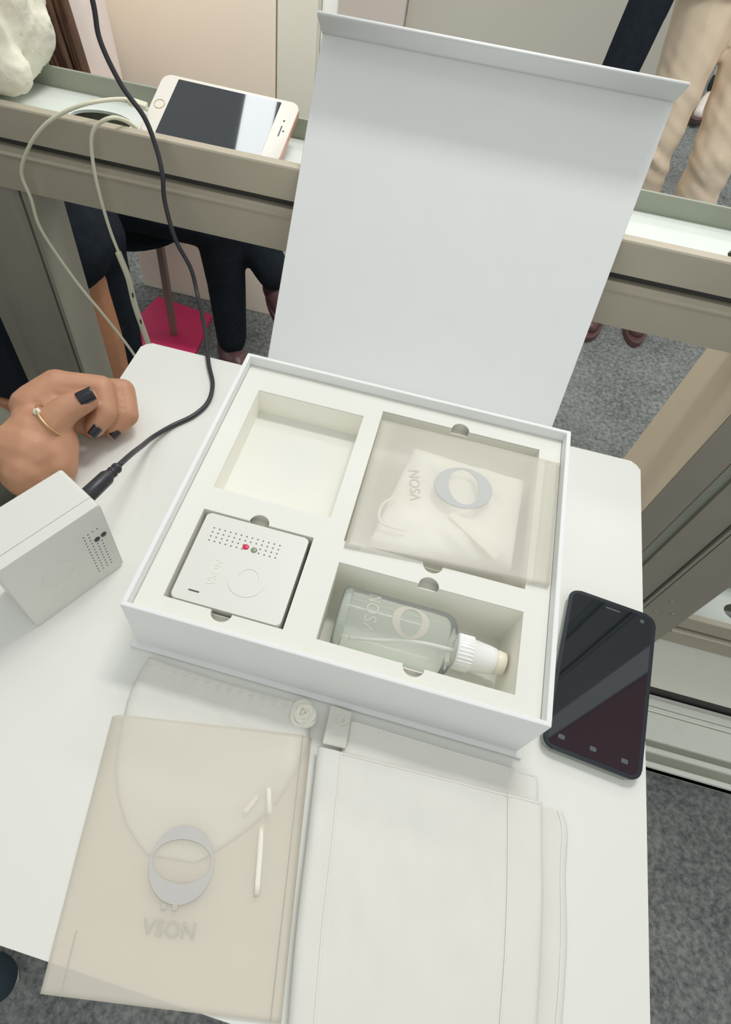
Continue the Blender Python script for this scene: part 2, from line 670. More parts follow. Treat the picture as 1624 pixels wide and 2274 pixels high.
# ================================================================== GIFT BOX
W2, D, H, lip = 0.150, 0.2745, 0.0665, 0.0042
g = thing('gift_box', 'white rigid gift box with its lid standing open on the table', 'box', (0, 0.14, 0))
bm = new()
wl = 0.0038
box(bm, (-W2, 0, 0.003), (W2, wl, H), 0.0009)
obj('front_wall', bm, M['box'], g)
bm = new()
box(bm, (-W2, D - wl, 0.003), (W2, D, H), 0.0009)
obj('back_wall', bm, M['box'], g)
for s in (-1, 1):
    bm = new()
    box(bm, (min(s * W2, s * (W2 - wl)), wl - 0.0008, 0.003), (max(s * W2, s * (W2 - wl)), D - wl + 0.0008, H), 0.0007)
    obj('side_wall', bm, M['box'], g)
bm = new()
box(bm, (-W2 - lip, -lip, 0.0003), (W2 + lip, D + 0.003, 0.0033), 0.001)
obj('base_board', bm, M['box'], g)
bm = new()
box(bm, (-W2 - lip, D + 0.0035, 0.0003), (W2 + lip, 0.342, 0.0033), 0.001)
obj('spine', bm, M['box'], g)
# lid leans back on the rail; thickness behind the visible face
h0 = V3((0, 0.3435, -0.0005))
h1 = V3((0, 0.5075, 0.2322))
ld = (h1 - h0).normalized()
ln = V3((0, -ld.z, ld.y))               # towards the viewer
bm = new()
frame_box(bm, h0, X, ld, ln, (-W2 - lip, 0, -0.003), (W2 + lip, (h1 - h0).length, 0), 0.0008)
obj('lid', bm, M['box'], g)
# closing flap, bends forward at the top edge with a rounded fold
bm = new()
fa = V3((0, 0.4845, 0.2515)) - h1
prof = []
for k in range(9):
    s = k / 8
    prof.append(h1 + fa * s + ln * (0.0035 * math.sin(math.pi * s)))
fn = V3((0, -fa.z, fa.y)).normalized()
ring = []
for p in prof:
    ring.append(p)
back = [p - fn * -0.0026 for p in prof]
n = len(prof)
L0 = [bm.verts.new((-W2 - lip, p.y, p.z)) for p in prof]
R0 = [bm.verts.new((W2 + lip, p.y, p.z)) for p in prof]
L1 = [bm.verts.new((-W2 - lip, p.y, p.z)) for p in back]
R1 = [bm.verts.new((W2 + lip, p.y, p.z)) for p in back]
for i in range(n - 1):
    bm.faces.new((L0[i], R0[i], R0[i + 1], L0[i + 1]))
    bm.faces.new((L1[i], L1[i + 1], R1[i + 1], R1[i]))
    bm.faces.new((L0[i], L0[i + 1], L1[i + 1], L1[i]))
    bm.faces.new((R0[i], R1[i], R1[i + 1], R0[i + 1]))
bm.faces.new((L0[0], L1[0], R1[0], R0[0]))
bm.faces.new((L0[-1], R0[-1], R1[-1], L1[-1]))
obj('closing_flap', bm, M['box'], g, smooth=True)

# insert with four wells and thumb notches
zi = H - 0.010


def well(x0, y0, x1, y1, notch_top=None, notch_bot=None, r=0.0078):
    """rectangle outline with semicircular notches"""
    o = [(x0, y0)]
    if notch_bot is not None:
        o += [(notch_bot + r * math.cos(a), y0 + r * 1.0 * math.sin(a)) for a in [math.radians(180 + 180 * k / 14) for k in range(15)]]
    o += [(x1, y0), (x1, y1)]
    if notch_top is not None:
        o += [(notch_top + r * math.cos(a), y1 + r * math.sin(a)) for a in [math.radians(180 * k / 14) for k in range(15)]]
    o += [(x0, y1)]
    return o


wells = {
    'A': (-0.1285, 0.1240, -0.0305, 0.2415, None, None, 0.0305),
    'B': (-0.1278, 0.0198, -0.0381, 0.1015, -0.0824, -0.0835, 0.006),
    'C': (-0.0138, 0.0197, 0.1275, 0.0862, 0.0558, 0.0565, 0.0045),
    'D': (-0.0152, 0.1060, 0.1270, 0.2535, 0.0560, 0.0557, 0.022),
}
bm = new()
outl = [(-0.1458, 0.0042), (0.1458, 0.0042), (0.1458, 0.2703), (-0.1458, 0.2703)]
plate_holes(bm, outl, [well(*w_[:6]) for w_ in wells.values()], zi - 0.0012, zi)
ins = obj('insert', bm, M['insert'], g)
for k, (x0, y0, x1, y1, nt_, nb_, zf) in wells.items():
    bm = new()
    th = 0.0007
    e = 0.0006
    for a, b in (((x0 - th, y0 - th, zf), (x0, y1 + th, zi - 0.0013)), ((x1, y0 - th, zf), (x1 + th, y1 + th, zi - 0.0013))):
        box(bm, a, b)
    for yy, nt in ((y0, nb_), (y1, nt_)):
        ya, yb = (yy - th, yy) if yy == y0 else (yy, yy + th)
        if nt is None:
            box(bm, (x0, ya, zf), (x1, yb, zi - 0.0013))
        else:
            box(bm, (x0, ya, zf), (nt - 0.0076, yb, zi - 0.0013))
            box(bm, (nt + 0.0076, ya, zf), (x1, yb, zi - 0.0013))
            box(bm, (nt - 0.0076, ya, zf), (nt + 0.0076, yb, zi - 0.006))
    for nt, ya, yb in ((nb_, y0 - 0.0095, y0 - th), (nt_, y1 + th, y1 + 0.0095)):
        if nt is not None:
            box(bm, (nt - 0.0095, ya, zi - 0.0110), (nt + 0.0095, yb, zi - 0.0103))
            yw = y1 + 0.0096 if ya > y0 else y0 - 0.0103
            box(bm, (nt - 0.0095, yw, zi - 0.0110), (nt + 0.0095, yw + 0.0007, zi - 0.0014))
    obj('well_lining', bm, M['liner'], ins)
    bm = new()
    box(bm, (x0 - th, y0 - th, zf - 0.001), (x1 + th, y1 + th, zf))
    obj('well_floor', bm, M['insert'], ins)


# ------------------------------------------------------------------ devices
def device(name, label, O, eu, ev, en, S_u, S_v, depth, front, ring_c, ring_R, oval, text_o, text_ex, text_ey, holes, leds, ledmats, slot):
    """square gadget, face in plane (eu, ev) from corner O with outward normal en"""
    eu, ev, en = V3(eu).normalized(), V3(ev).normalized(), V3(en).normalized()
    O = V3(O)
    c = O + eu * S_u / 2 + ev * S_v / 2 - en * depth
    base = min((O + eu * a + ev * b - en * d).z for a in (0, S_u) for b in (0, S_v) for d in (0, depth))
    t = thing(name, label, 'device', (c.x, c.y, base), 'white square gadgets')
    F = lambda c: O + eu * c.x + ev * c.y + en * c.z
    bm = new()
    tb = bmesh.new()
    prism(tb, rounded(0, 0, S_u, S_v, 0.0035), -depth, -front - 0.0004)
    merge(bm, tb, F)
    obj('shell', bm, M['plastic'], t)
    bm = new()
    tb = bmesh.new()
    prism(tb, rounded(0, 0, S_u, S_v, 0.0035), -front, 0)
    es = [e for e in tb.edges if all(abs(v.co.z) < 1e-7 for v in e.verts)]
    bmesh.ops.bevel(tb, geom=es, offset=0.0006, segments=2, affect='EDGES')
    merge(bm, tb, F)
    cover = obj('front_cover', bm, M['plastic'], t)
    bm = new()
    for (a, b) in holes:
        tb = bmesh.new()
        bmesh.ops.create_circle(tb, cap_ends=True, radius=0.0007, segments=8)
        r = bmesh.ops.extrude_face_region(tb, geom=tb.faces[:])
        for v in [q for q in r['geom'] if isinstance(q, bmesh.types.BMVert)]:
            v.co.z += 0.0001
        merge(bm, tb, lambda c: F(V3((a, b, 0)) + c))
    obj('grille_holes', bm, M['hole'], cover, kind='stuff')
    for (a, b), mm in zip(leds, ledmats):
        bm = new()
        tb = bmesh.new()
        bmesh.ops.create_uvsphere(tb, u_segments=14, v_segments=8, radius=0.0026)
        for v in tb.verts:
            v.co.z *= 0.35
        merge(bm, tb, lambda c: F(V3((a, b, 0)) + c))
        obj('indicator_lamp', bm, M[mm], cover, smooth=True, label={'red': 'red indicator lamp', 'green': 'grey-green indicator lamp'}.get(mm, 'dark indicator lamp'))
    if slot:
        (a0, b0), (a1, b1) = slot
        bm = new()
        tb = bmesh.new()
        prism(tb, rounded(a0, b0, a1, b1, 0.0006, 3), -0.0002, 0.0001)
        merge(bm, tb, F)
        obj('slot', bm, M['slot'], cover)
    bm = new()
    cx, cy = ring_c
    ring_logo(bm, F(V3((cx, cy, 0))), eu, ev, ring_R, oval[0], oval[1], -0.0002, 0.00035, off=oval[2])
    obj('ring_emblem', bm, M['plastic'], cover)
    bm = new()
    lettering(bm, 'VSON', 0.0085, 0.0003, F(V3((text_o[0], text_o[1], 0.0))), eu * text_ex[0] + ev * text_ex[1], eu * text_ey[0] + ev * text_ey[1])
    obj('lettering', bm, M['emboss'], cover)
    return t


# gadget lying in the left front well, face up
hol = []
for r in range(4):
    for c in range(13):
        if r >= 2 and 7 <= c <= 8 or (r == 3 and 6 < c < 9):
            continue
        hol.append((0.0098 + c * 0.00442, 0.0655 - r * 0.0039))
dv_O = V3((-0.1240, 0.0217, zi - 0.0012))
device('air_monitor', 'white square gadget with red and green lamps lying in the box well', dv_O, X, Y, Z, 0.083, 0.0785, 0.045, 0.009,
       (0.0487, 0.0285), 0.0140, (0.0082, 0.0112, (0.0008, -0.0012)), (0.0245, 0.0285), (0, 1), (-1, 0),
       hol, [(0.0385, 0.0563), (0.0453, 0.0555)], ['red', 'green'], ((0.0108, 0.0083), (0.0192, 0.0096)))
# the other gadget stands on its edge at the left of the table
d_ = V3((-0.4680, -0.8840, 0)).normalized()
n_ = V3((0.8840, -0.4680, 0)).normalized()
S = 0.083
sO = V3((-0.1906, 0.0635, 0.0003)) + d_ * S      # lower far corner; u runs back to the near right corner
hol = []
for c in range(4):
    for r in range(13):
        if c < 2 and 1 <= r <= 3:
            continue
        hol.append((S - (0.0090 + c * 0.0040), 0.0612 - r * 0.0040))
device('air_monitor', 'white square gadget standing on edge with black cable plugged in', sO, -d_, Z, n_, S, 0.0835, 0.0455, 0.0095,
       (S - 0.0492, 0.0390), 0.0142, (0.0112, 0.0080, (0, 0.0)), (S - 0.0560, 0.0165), (1, 0), (0, 1),
       hol, [(S - 0.0060, 0.0507), (S - 0.0120, 0.0501)], ['darklens', 'darklens'], None)

# ------------------------------------------------------------------ bottle
bt = thing('spray_bottle', 'clear glass spray bottle with white pump lying in the box well', 'bottle', (0.05, 0.0525, 0.006))
ax_y, ax_z, Rb = 0.0525, 0.0318, 0.0262
bm = new()
prof_o = [(0.0, 0.0215), (0.0006, 0.0245), (0.002, Rb), (0.006, Rb), (0.074, Rb), (0.081, 0.0258), (0.0855, 0.0235), (0.0885, 0.019), (0.0895, 0.0128), (0.093, 0.0118)]
lathe(bm, prof_o, (-0.0045, ax_y, ax_z), X, 48, cap=True)
gb = obj('glass_body', bm, M['glass'], bt, smooth=True)
bm = new()
lathe(bm, [(0.0, 0.0180), (0.0006, 0.0235), (0.0050, 0.0252), (0.0062, 0.0240), (0.0066, 0.0180)], (-0.0038, ax_y, ax_z), X, 40)
obj('thick_base', bm, M['glass'], gb, smooth=True)
bm = new()
lathe(bm, [(0, 0.0128), (0.001, 0.0136), (0.012, 0.0134), (0.013, 0.0124), (0.026, 0.0108), (0.030, 0.0100), (0.031, 0.0088)], (0.0868, ax_y, ax_z), X, 32)
pm = obj('pump', bm, M['pump'], bt, smooth=True)
bm = new()
for k in range(30):
    a = 2 * math.pi * k / 30
    r_ = 0.0134
    c = V3((0.0935, ax_y + r_ * math.cos(a), ax_z + r_ * math.sin(a)))
    box(bm, c - V3((0.0055, 0.0004, 0.0004)), c + V3((0.0055, 0.0004, 0.0004)))
obj('collar_ribs', bm, M['pump'], pm)
bm = new()
lathe(bm, [(0, 0.0088), (0.0008, 0.0094), (0.0065, 0.0086), (0.0073, 0.0075)], (0.1177, ax_y, ax_z), X, 28)
obj('nozzle', bm, M['pumpend'], pm, smooth=True)
bm = new()
tube(bm, catmull([(0.0868, ax_y, ax_z), (0.06, ax_y, ax_z - 0.003), (0.03, ax_y - 0.004, ax_z - 0.010), (0.008, ax_y - 0.006, ax_z - 0.015)], 6), 0.0016, 8)
obj('dip_tube', bm, M['pump'], bt, smooth=True)


def on_bottle(c, x0):
    """wrap flat print (x along axis, y around) onto the outside of the body, top side"""
    ang = c.y / Rb
    r_ = Rb + 0.0002 + c.z
    return V3((x0 + c.x, ax_y + r_ * math.sin(ang), ax_z + r_ * math.cos(ang)))


bm = new()
n = 40
plate_holes(bm, [(0.0135 * math.cos(2 * math.pi * k / n), 0.0135 * math.sin(2 * math.pi * k / n)) for k in range(n)],
            [[(0.0078 * math.cos(2 * math.pi * k / n), 0.0112 * math.sin(2 * math.pi * k / n)) for k in range(n)]], 0, 0.0001, lambda c: on_bottle(c, 0.048))
obj('printed_ring', bm, M['letter'], bt)
bm = new()
merge(bm, text_mesh('VSON', 0.013, 0.00005), lambda c: on_bottle(V3((-c.y, c.x, c.z)), 0.020))
obj('lettering', bm, M['letter'], bt)

# ------------------------------------------------------------------ cloth pouch and vellum envelope in the right rear well
pq = [(0.004, 0.120, 0), (0.118, 0.128, 0), (0.120, 0.222, 0), (0.020, 0.228, 0)]


def ptop(u, v, p):
    e = edge_fall(u, v, 0.22)
    return 0.0450 + 0.0085 * e + 0.0055 * e * nz(p.x, p.y, 30, 3.0) + 0.0030 * e * nz(p.x + p.y * 0.6, p.y, 75, 5.0)


pc = thing('drawstring_pouch', 'crumpled white cloth pouch inside the vellum envelope in the box', 'pouch', (0.06, 0.175, 0.024))
bm = new()
sheet(bm, pq, 60, 52, ptop, lambda u, v, p: 0.032)
obj('cloth', bm, M['cloth_white'], pc, smooth=True)
bm = new()
tube(bm, catmull([(0.016, 0.164, 0.0555), (0.006, 0.150, 0.0553), (0.008, 0.134, 0.0553), (0.020, 0.131, 0.0558), (0.030, 0.132, 0.0553)], 8), 0.0011, 8)
obj('cord', bm, M['cord'], pc, smooth=True)
bm = new()
frame_box(bm, V3((0.0825, 0.1435, 0.0565)), V3((0.795, -0.607, 0)), V3((0.607, 0.795, 0)), Z, (-0.026, -0.0036, -0.0008), (0.026, 0.0036, 0.0008), 0.0007)
obj('ribbon_end', bm, M['cord'], pc)

vq = [(-0.0135, 0.1000, 0), (0.1438, 0.1125, 0), (0.1452, 0.2415, 0), (-0.0142, 0.2405, 0)]


def vtop(u, v, p):
    b = math.sin(math.pi * min(1, max(0, u))) * math.sin(math.pi * min(1, max(0, v)))
    return 0.0585 + 0.0028 * b ** 0.6 + 0.0006 * nz(p.x, p.y, 20, 9) + (0.0035 * max(0, u - 0.8) / 0.2) * (1 - v) * 0.4


ve = thing('vellum_envelope', 'translucent vellum envelope with grey ring print over the box well', 'envelope', (0.065, 0.17, 0.057))
bm = new()
sheet(bm, vq, 40, 36, vtop, lambda u, v, p: 0.0573 - 0.031 * edge_fall(max(0, u - 0.08) / 0.84, v, 0.3))
obj('paper', bm, M['vellum_pale'], ve, smooth=True)
bm = new()
ca, sa = math.cos(math.radians(13)), math.sin(math.radians(13))
eu, ev = V3((ca, sa, 0)), V3((-sa, ca, 0))


def on_vellum(c):
    p = V3((0.0668, 0.1846, 0)) + eu * c.x + ev * c.y
    # height of the sheet above this point
    u = (p.x + 0.014) / 0.159
    v = (p.y - 0.106) / 0.135
    return V3((p.x, p.y, vtop(u, v, p) + 0.0003 + c.z))


n = 40
plate_holes(bm, [(0.0243 * math.cos(2 * math.pi * k / n), 0.0215 * math.sin(2 * math.pi * k / n)) for k in range(n)],
            [[(0.0005 + 0.0128 * math.cos(2 * math.pi * k / n), 0.001 + 0.0186 * math.sin(2 * math.pi * k / n)) for k in range(n)]], 0, 0.0001, on_vellum)
obj('printed_ring', bm, M['print_dark'], ve)
bm = new()
merge(bm, text_mesh('VSON', 0.0125, 0.00005), lambda c: on_vellum(V3((-c.y - 0.040, c.x - 0.001, c.z))))
obj('lettering', bm, M['letter'], ve)

# ================================================================== FRONT LEFT: pouch under vellum bag
# local frame of the bag (turned about 11 degrees)
a11 = math.radians(10.5)
bu, bv = V3((math.cos(a11), math.sin(a11), 0)), V3((-math.sin(a11), math.cos(a11), 0))
dq = [(-0.0835, -0.150, 0), (-0.012, -0.108, 0), (-0.0045, -0.0105, 0), (-0.1370, -0.0075, 0)]


def dtop(u, v, p):
    e = edge_fall(u, v, 0.07)
    gather = 0.0012 * math.sin(u * 95) * math.exp(-((v - 0.93) / 0.07) ** 2) * (0.2 + u)
    fold = 0.0018 * nz(p.x, p.y, 35, 12) + 0.0008 * nz(p.x + p.y * 0.7, p.y, 80, 14)
    return 0.0012 + (0.0052 * e + e * (gather + fold)) * (0.3 + 0.7 * min(1.0, v * 2.5))


dp = thing('drawstring_pouch', 'white cloth pouch poking out of the vellum bag on the table', 'pouch', (-0.065, -0.06, 0.0006))
bm = new()
# curved outline: sides taper inwards towards the bottom
t_ = bmesh.new()
sheet(t_, [(0, 0, 0), (1, 0, 0), (1, 1, 0), (0, 1, 0)], 60, 60, lambda u, v, p: 1.0, lambda u, v, p: 0.0)
LE = catmull([(-0.082, -0.1370, 0), (-0.1050, -0.1210, 0), (-0.1250, -0.092, 0), (-0.1368, -0.050, 0), (-0.1385, -0.026, 0), (-0.1362, -0.0085, 0)], 12)
RE = catmull([(-0.050, -0.1330, 0), (-0.030, -0.1120, 0), (-0.012, -0.086, 0), (-0.0035, -0.060, 0), (0.0000, -0.038, 0), (-0.0030, -0.022, 0), (-0.0045, -0.0095, 0)], 12)


def curve_at(C, t):
    f = t * (len(C) - 1)
    i = min(int(f), len(C) - 2)
    return C[i].lerp(C[i + 1], f - i)


def dmap(c):
    u, v = c.x, c.y
    p = curve_at(LE, v).lerp(curve_at(RE, v), u)
    p.y += -0.004 * math.sin(math.pi * u) * v * 0.5
    z = dtop(u, v, p) if c.z > 0.5 else 0.0006
    return V3((p.x, p.y, z))


merge(bm, t_, dmap)
obj('cloth', bm, M['cloth'], dp, smooth=True)
bm = new()
pts = [dmap(V3((u / 30, 0.90, 1))) + V3((0, 0, 0.0001)) for u in range(1, 30)]
tube(bm, pts, 0.0005, 6)
obj('seam', bm, M['seam'], dp, smooth=True)
# knotted cord rosette
bm = new()
rc = V3((-0.0100, -0.0190, 0.0085))
for rad, zz, ph, wd in ((0.0060, 0.0015, 0.0, 0.0020), (0.0082, -0.001, 1.3, 0.0021), (0.0040, 0.0032, 2.2, 0.0017), (0.0095, -0.0035, 2.8, 0.0019)):
    pts = []
    for k in range(26):
        a = ph + 2 * math.pi * k / 26
        rr = rad * (1 + 0.12 * math.sin(3 * a + ph))
        pts.append(rc + V3((rr * 0.92 * math.cos(a), rr * 0.98 * math.sin(a), zz + 0.0012 * math.sin(2 * a + ph))))
    tube(bm, pts, wd, 8, closed=True)
bmesh.ops.create_uvsphere(bm, u_segments=10, v_segments=8, radius=0.0042, matrix=Matrix.Translation(rc + V3((0, 0, -0.001))))
obj('knotted_cord', bm, M['cord'], dp, smooth=True)
bm = new()
for a, b in (((-0.0235, -0.083, 0.0075), (-0.0290, -0.096, 0.0075)), ((-0.015, -0.100, 0.0075), (-0.0055, -0.140, 0.0065)), ((-0.018, -0.076, 0.0085), (-0.012, -0.092, 0.008))):
    a, b = V3(a), V3(b)
    tube(bm, [a.lerp(b, k / 6) for k in range(7)], 0.0019, 8, flat=0.5)
obj('cord_end', bm, M['cord'], dp, smooth=True)

vb = thing('vellum_bag', 'long translucent vellum bag overhanging the front edge of the table', 'bag', (-0.05, -0.13, 0.001))
bq = [(-0.1115, -0.2222, 0), (0.0290, -0.1990, 0), (0.0012, -0.0330, 0), (-0.1430, -0.0590, 0)]


def btop(u, v, p):
    # rests over the pouch, flattens to the table at its empty lower part
    over = max(0.0, min(1.0, (v - 0.22) / 0.45))
    side = edge_fall(u, 0.5, 0.12)
    return 0.0022 + 0.0072 * over * side + 0.0012 * side * math.sin(v * 5) * 0.5 + 0.0005 * nz(p.x, p.y, 25, 21)


bm = new()
sheet(bm, bq, 40, 46, btop, lambda u, v, p: 0.0004)
obj('paper', bm, M['vellum'], vb, smooth=True)
bm = new()
s_ = [V3((*bil(bq, 0.085, k / 20)[:2], btop(0.085, k / 20, bil(bq, 0.085, k / 20)) + 0.0003)) for k in range(0, 5)]
tube(bm, s_, 0.0003, 4)
obj('fold_line', bm, M['letter'], vb)
bm = new()
s_ = [V3((*bil(bq, 0.955, k / 20)[:2], btop(0.955, k / 20, bil(bq, 0.955, k / 20)) + 0.0003)) for k in range(0, 21)]
tube(bm, s_, 0.0003, 4)
obj('fold_line', bm, M['letter'], vb)


def on_bag(c, o):
    p = V3((*o, 0)) + bu * c.x + bv * c.y
    u = 0.5 + ((p - V3((-0.0560, -0.1283, 0))).dot(bu)) / 0.1435
    v = 0.5 + ((p - V3((-0.0560, -0.1283, 0))).dot(bv)) / 0.1665
    return V3((p.x, p.y, btop(min(1, max(0, u)), min(1, max(0, v)), p) + 0.0005 + c.z))


bm = new()
plate_holes(bm, [(0.0208 * math.cos(2 * math.pi * k / n), 0.0228 * math.sin(2 * math.pi * k / n)) for k in range(n)],
            [[(0.0190 * math.cos(2 * math.pi * k / n), 0.002 + 0.0128 * math.sin(2 * math.pi * k / n)) for k in range(n)]], 0, 0.0001, lambda c: on_bag(c, (-0.0575, -0.1365)))
obj('printed_ring', bm, M['print'], vb)
bm = new()
merge(bm, text_mesh('VSON', 0.0125, 0.00005), lambda c: on_bag(c, (-0.0515, -0.1722)))
for dx in (-0.006, 0.001):
    t_ = bmesh.new()
    box(t_, (dx - 0.0016, 0.0105, 0), (dx + 0.0016, 0.0137, 0.0001))
    merge(bm, t_, lambda c: on_bag(c, (-0.0515, -0.1722)))
obj('lettering', bm, M['letter'], vb)


# ================================================================== FRONT RIGHT: folded pouches
def pouch(name, label, LEp, REp, z0, th, seams, wr, hemtop=0.0, nu=60, nv=70, hems=None):
    Lc = catmull(LEp, 10)
    Rc = catmull(REp, 10)

    def top(u, v, p):
        e = edge_fall(u, v, 0.035)
        hem = 0.0009 * (1 if hems and (u < hems[0] or u > hems[1]) else 0)
        return z0 + th * (0.15 + 0.85 * e) + e * (hem + wr * nz(p.x, p.y, 22, z0 * 1000) + wr * 0.6 * nz(p.x * 2.2, p.y * 0.8, 45, 3.3 + z0 * 500))

    def mp(c):
        p = curve_at(Lc, c.y).lerp(curve_at(Rc, c.y), c.x)
        z = top(c.x, c.y, p) if c.z > 0.5 else z0
        return V3((p.x, p.y, z))
    t_ = bmesh.new()
    sheet(t_, [(0, 0, 0), (1, 0, 0), (1, 1, 0), (0, 1, 0)], nu, nv, lambda u, v, p: 1.0, lambda u, v, p: 0.0)
    bm = new()
    merge(bm, t_, mp)
    c = mp(V3((0.5, 0.5, 0)))
    root = thing(name, label, 'pouch', (c.x, c.y, z0), 'folded white cloth pouches')
    obj('cloth', bm, M['cloth'], root, smooth=True)
    for kind, val, a, b in seams:
        bm = new()
        pts = []
        for k in range(41):
            s = a + (b - a) * k / 40
            q = mp(V3((val, s, 1))) if kind == 'u' else mp(V3((s, val, 1)))
            pts.append(q + V3((0, 0, 0.0002)))
        tube(bm, pts, 0.0006, 6, flat=0.7)
        obj('seam', bm, M['seam'], root, smooth=True)
    return root


pouch('cloth_pouch', 'undermost folded white pouch, showing only along the right side', [(0.060, -0.1995, 0), (0.055, -0.12, 0), (0.050, -0.034, 0)],
      [(0.1895, -0.2000, 0), (0.1925, -0.1640, 0), (0.1938, -0.1150, 0), (0.1910, -0.0745, 0), (0.1908, -0.045, 0), (0.1865, -0.0325, 0)], 0.0006, 0.0034,
      [('u', 0.965, 0.02, 0.98)], 0.0014)
pouch('cloth_pouch', 'folded white pouch tucked against the front of the box', [(0.034, -0.190, 0), (0.029, -0.100, 0), (0.0245, -0.0365, 0), (0.0240, -0.0135, 0)],
      [(0.1660, -0.1920, 0), (0.1668, -0.100, 0), (0.1672, -0.030, 0), (0.1650, -0.0145, 0)], 0.0046, 0.0026,
      [('v', 0.972, 0.02, 0.98), ('u', 0.175, 0.85, 0.99), ('u', 0.86, 0.84, 0.99)], 0.0009)
pouch('cloth_pouch', 'uppermost folded white pouch beside the vellum bag', [(0.0340, -0.2040, 0), (0.0240, -0.1500, 0), (0.0165, -0.1000, 0), (0.0105, -0.0600, 0), (0.0072, -0.0390, 0)],
      [(0.1745, -0.2045, 0), (0.1752, -0.1500, 0), (0.1742, -0.1000, 0), (0.1712, -0.0600, 0), (0.1690, -0.0320, 0)], 0.0078, 0.0042,
      [('u', 0.105, 0.01, 0.985), ('u', 0.845, 0.01, 0.985), ('v', 0.965, 0.1, 0.98)], 0.0018, hems=(0.105, 0.845))
# satin tag between the pouches and the box
bm = new()
sheet(bm, [(0.0098, -0.0364, 0), (0.0268, -0.0352, 0), (0.0250, -0.0070, 0), (0.0085, -0.0060, 0)], 24, 24,
      lambda u, v, p: 0.0082 + 0.0016 * math.sin(v * 5) + 0.0008 * nz(p.x, p.y, 150, 2), lambda u, v, p: 0.0076)
tg = tag(obj('satin_tag', bm, M['satin'], smooth=True), 'small pale satin tag with ring print between pouch and box', 'tag')
bm = new()
ring_logo(bm, (0.0196, -0.0165, 0.0104), V3((0.3, 0.95, 0)), V3((-0.95, 0.3, 0)), 0.0030, 0.0026, 0.0022, -0.0004, 0.0004)
obj('printed_ring', bm, M['emboss'], tg)

# ================================================================== PHONES
def phone_frame(p_tl, p_tr, p_bl):
    """local frame: origin lower-left corner, eu along the long side"""
    pass


# black phone on the table, lower end tucked under the rim of the box side
ph = thing('mobile_phone', 'large black mobile phone lying beside the box on the table', 'phone', (0.21, 0.08, 0.0005))
po = V3((0.1655, 0.0090, 0.0))
pv = V3((0.0150, 0.1436, 0)).normalized()
pu = V3((pv.y, -pv.x, 0))
PF = lambda c: po + pu * c.x + pv * c.y + Z * c.z
PW, PL = 0.0733, 0.1445
bm = new()
t_ = bmesh.new()
prism(t_, rounded(0.0007, 0.0007, PW - 0.0007, PL - 0.0007, 0.0085, 6), 0.0006, 0.0070)
es = [e for e in t_.edges if all(abs(v.co.z - 0.0006) < 1e-6 for v in e.verts)]
bmesh.ops.bevel(t_, geom=es, offset=0.002, segments=3, affect='EDGES')
merge(bm, t_, PF)
obj('shell', bm, M['phone_chrome'], ph)
bm = new()
t_ = bmesh.new()
prism(t_, rounded(0, 0, PW, PL, 0.009, 6), 0.0070, 0.0088)
es = [e for e in t_.edges if all(abs(v.co.z - 0.0088) < 1e-6 for v in e.verts)]
bmesh.ops.bevel(t_, geom=es, offset=0.0007, segments=3, affect='EDGES')
merge(bm, t_, PF)
obj('face', bm, M['phone_black'], ph)
bm = new()
t_ = bmesh.new()
prism(t_, rounded(0.0032, 0.0035, PW - 0.0032, PL - 0.0035, 0.005, 4), 0.0088, 0.0091)
merge(bm, t_, PF)
scr = obj('screen', bm, M['screen'], ph)
for kx in (0.013, 0.0366, 0.060):
    bm = new()
    t_ = bmesh.new()
    prism(t_, rounded(kx - 0.0024, 0.0095, kx + 0.0024, 0.0130, 0.0008, 3), 0.0091, 0.00916)
    merge(bm, t_, PF)
    obj('key', bm, M['phone_key'], scr)
bm = new()
t_ = bmesh.new()
prism(t_, rounded(0.031, 0.1360, 0.043, 0.1374, 0.0006, 3), 0.0091, 0.00918)
merge(bm, t_, PF)
obj('earpiece', bm, M['phone_key'], scr)
bm = new()
lathe(bm, [(0, 0.0018), (0.00015, 0.0018)], PF(V3((0.0615, 0.1352, 0.0091))), Z, 16)
obj('camera_lens', bm, M['phone_key'], scr)

# white phone in the channel of the rail, screen up, its lower long side sunk behind the front wall
wp = thing('mobile_phone', 'white mobile phone with round home button lying in the rail channel', 'phone', (-0.25, 0.50, 0.13))
wo = V3((-0.3330, 0.4725, 0.1350))
we = V3((1.0, -0.050, 0.004)).normalized()                    # along the long side
wn0 = V3((-0.06, 0.925, 0.345)).normalized()
wn = (wn0 - we * wn0.dot(we)).normalized()                     # across, rising to the back
wz = we.cross(wn).normalized()
WF = lambda c: wo + we * c.x + wn * c.y + wz * c.z
WL, WW = 0.1510, 0.0760
bm = new()
t_ = bmesh.new()
prism(t_, rounded(0, 0, WL, WW, 0.010, 6), -0.0050, 0.0)
bmesh.ops.bevel(t_, geom=[e for e in t_.edges if all(abs(v.co.z + 0.005) < 1e-6 for v in e.verts)], offset=0.0018, segments=3, affect='EDGES')
merge(bm, t_, WF)
obj('shell', bm, M['rosegold'], wp)
bm = new()
t_ = bmesh.new()
prism(t_, rounded(0.0006, 0.0006, WL - 0.0006, WW - 0.0006, 0.0095, 6), 0.0, 0.0008)
merge(bm, t_, WF)
fc = obj('face', bm, M['phone_white'], wp)
bm = new()
t_ = bmesh.new()
prism(t_, rounded(0.0180, 0.0040, 0.1310, WW - 0.0040, 0.0008, 2), 0.0008, 0.0010)
merge(bm, t_, WF)
obj('screen', bm, M['screen'], wp)
bm = new()
tube(bm, [WF(V3((0.0095 + 0.0054 * math.cos(a), WW / 2 + 0.0054 * math.sin(a), 0.0009))) for a in [2 * math.pi * k / 28 for k in range(28)]], 0.0004, 6, closed=True)
obj('home_button', bm, M['gold'], fc, label='round home button with pale gold rim')
bm = new()
t_ = bmesh.new()
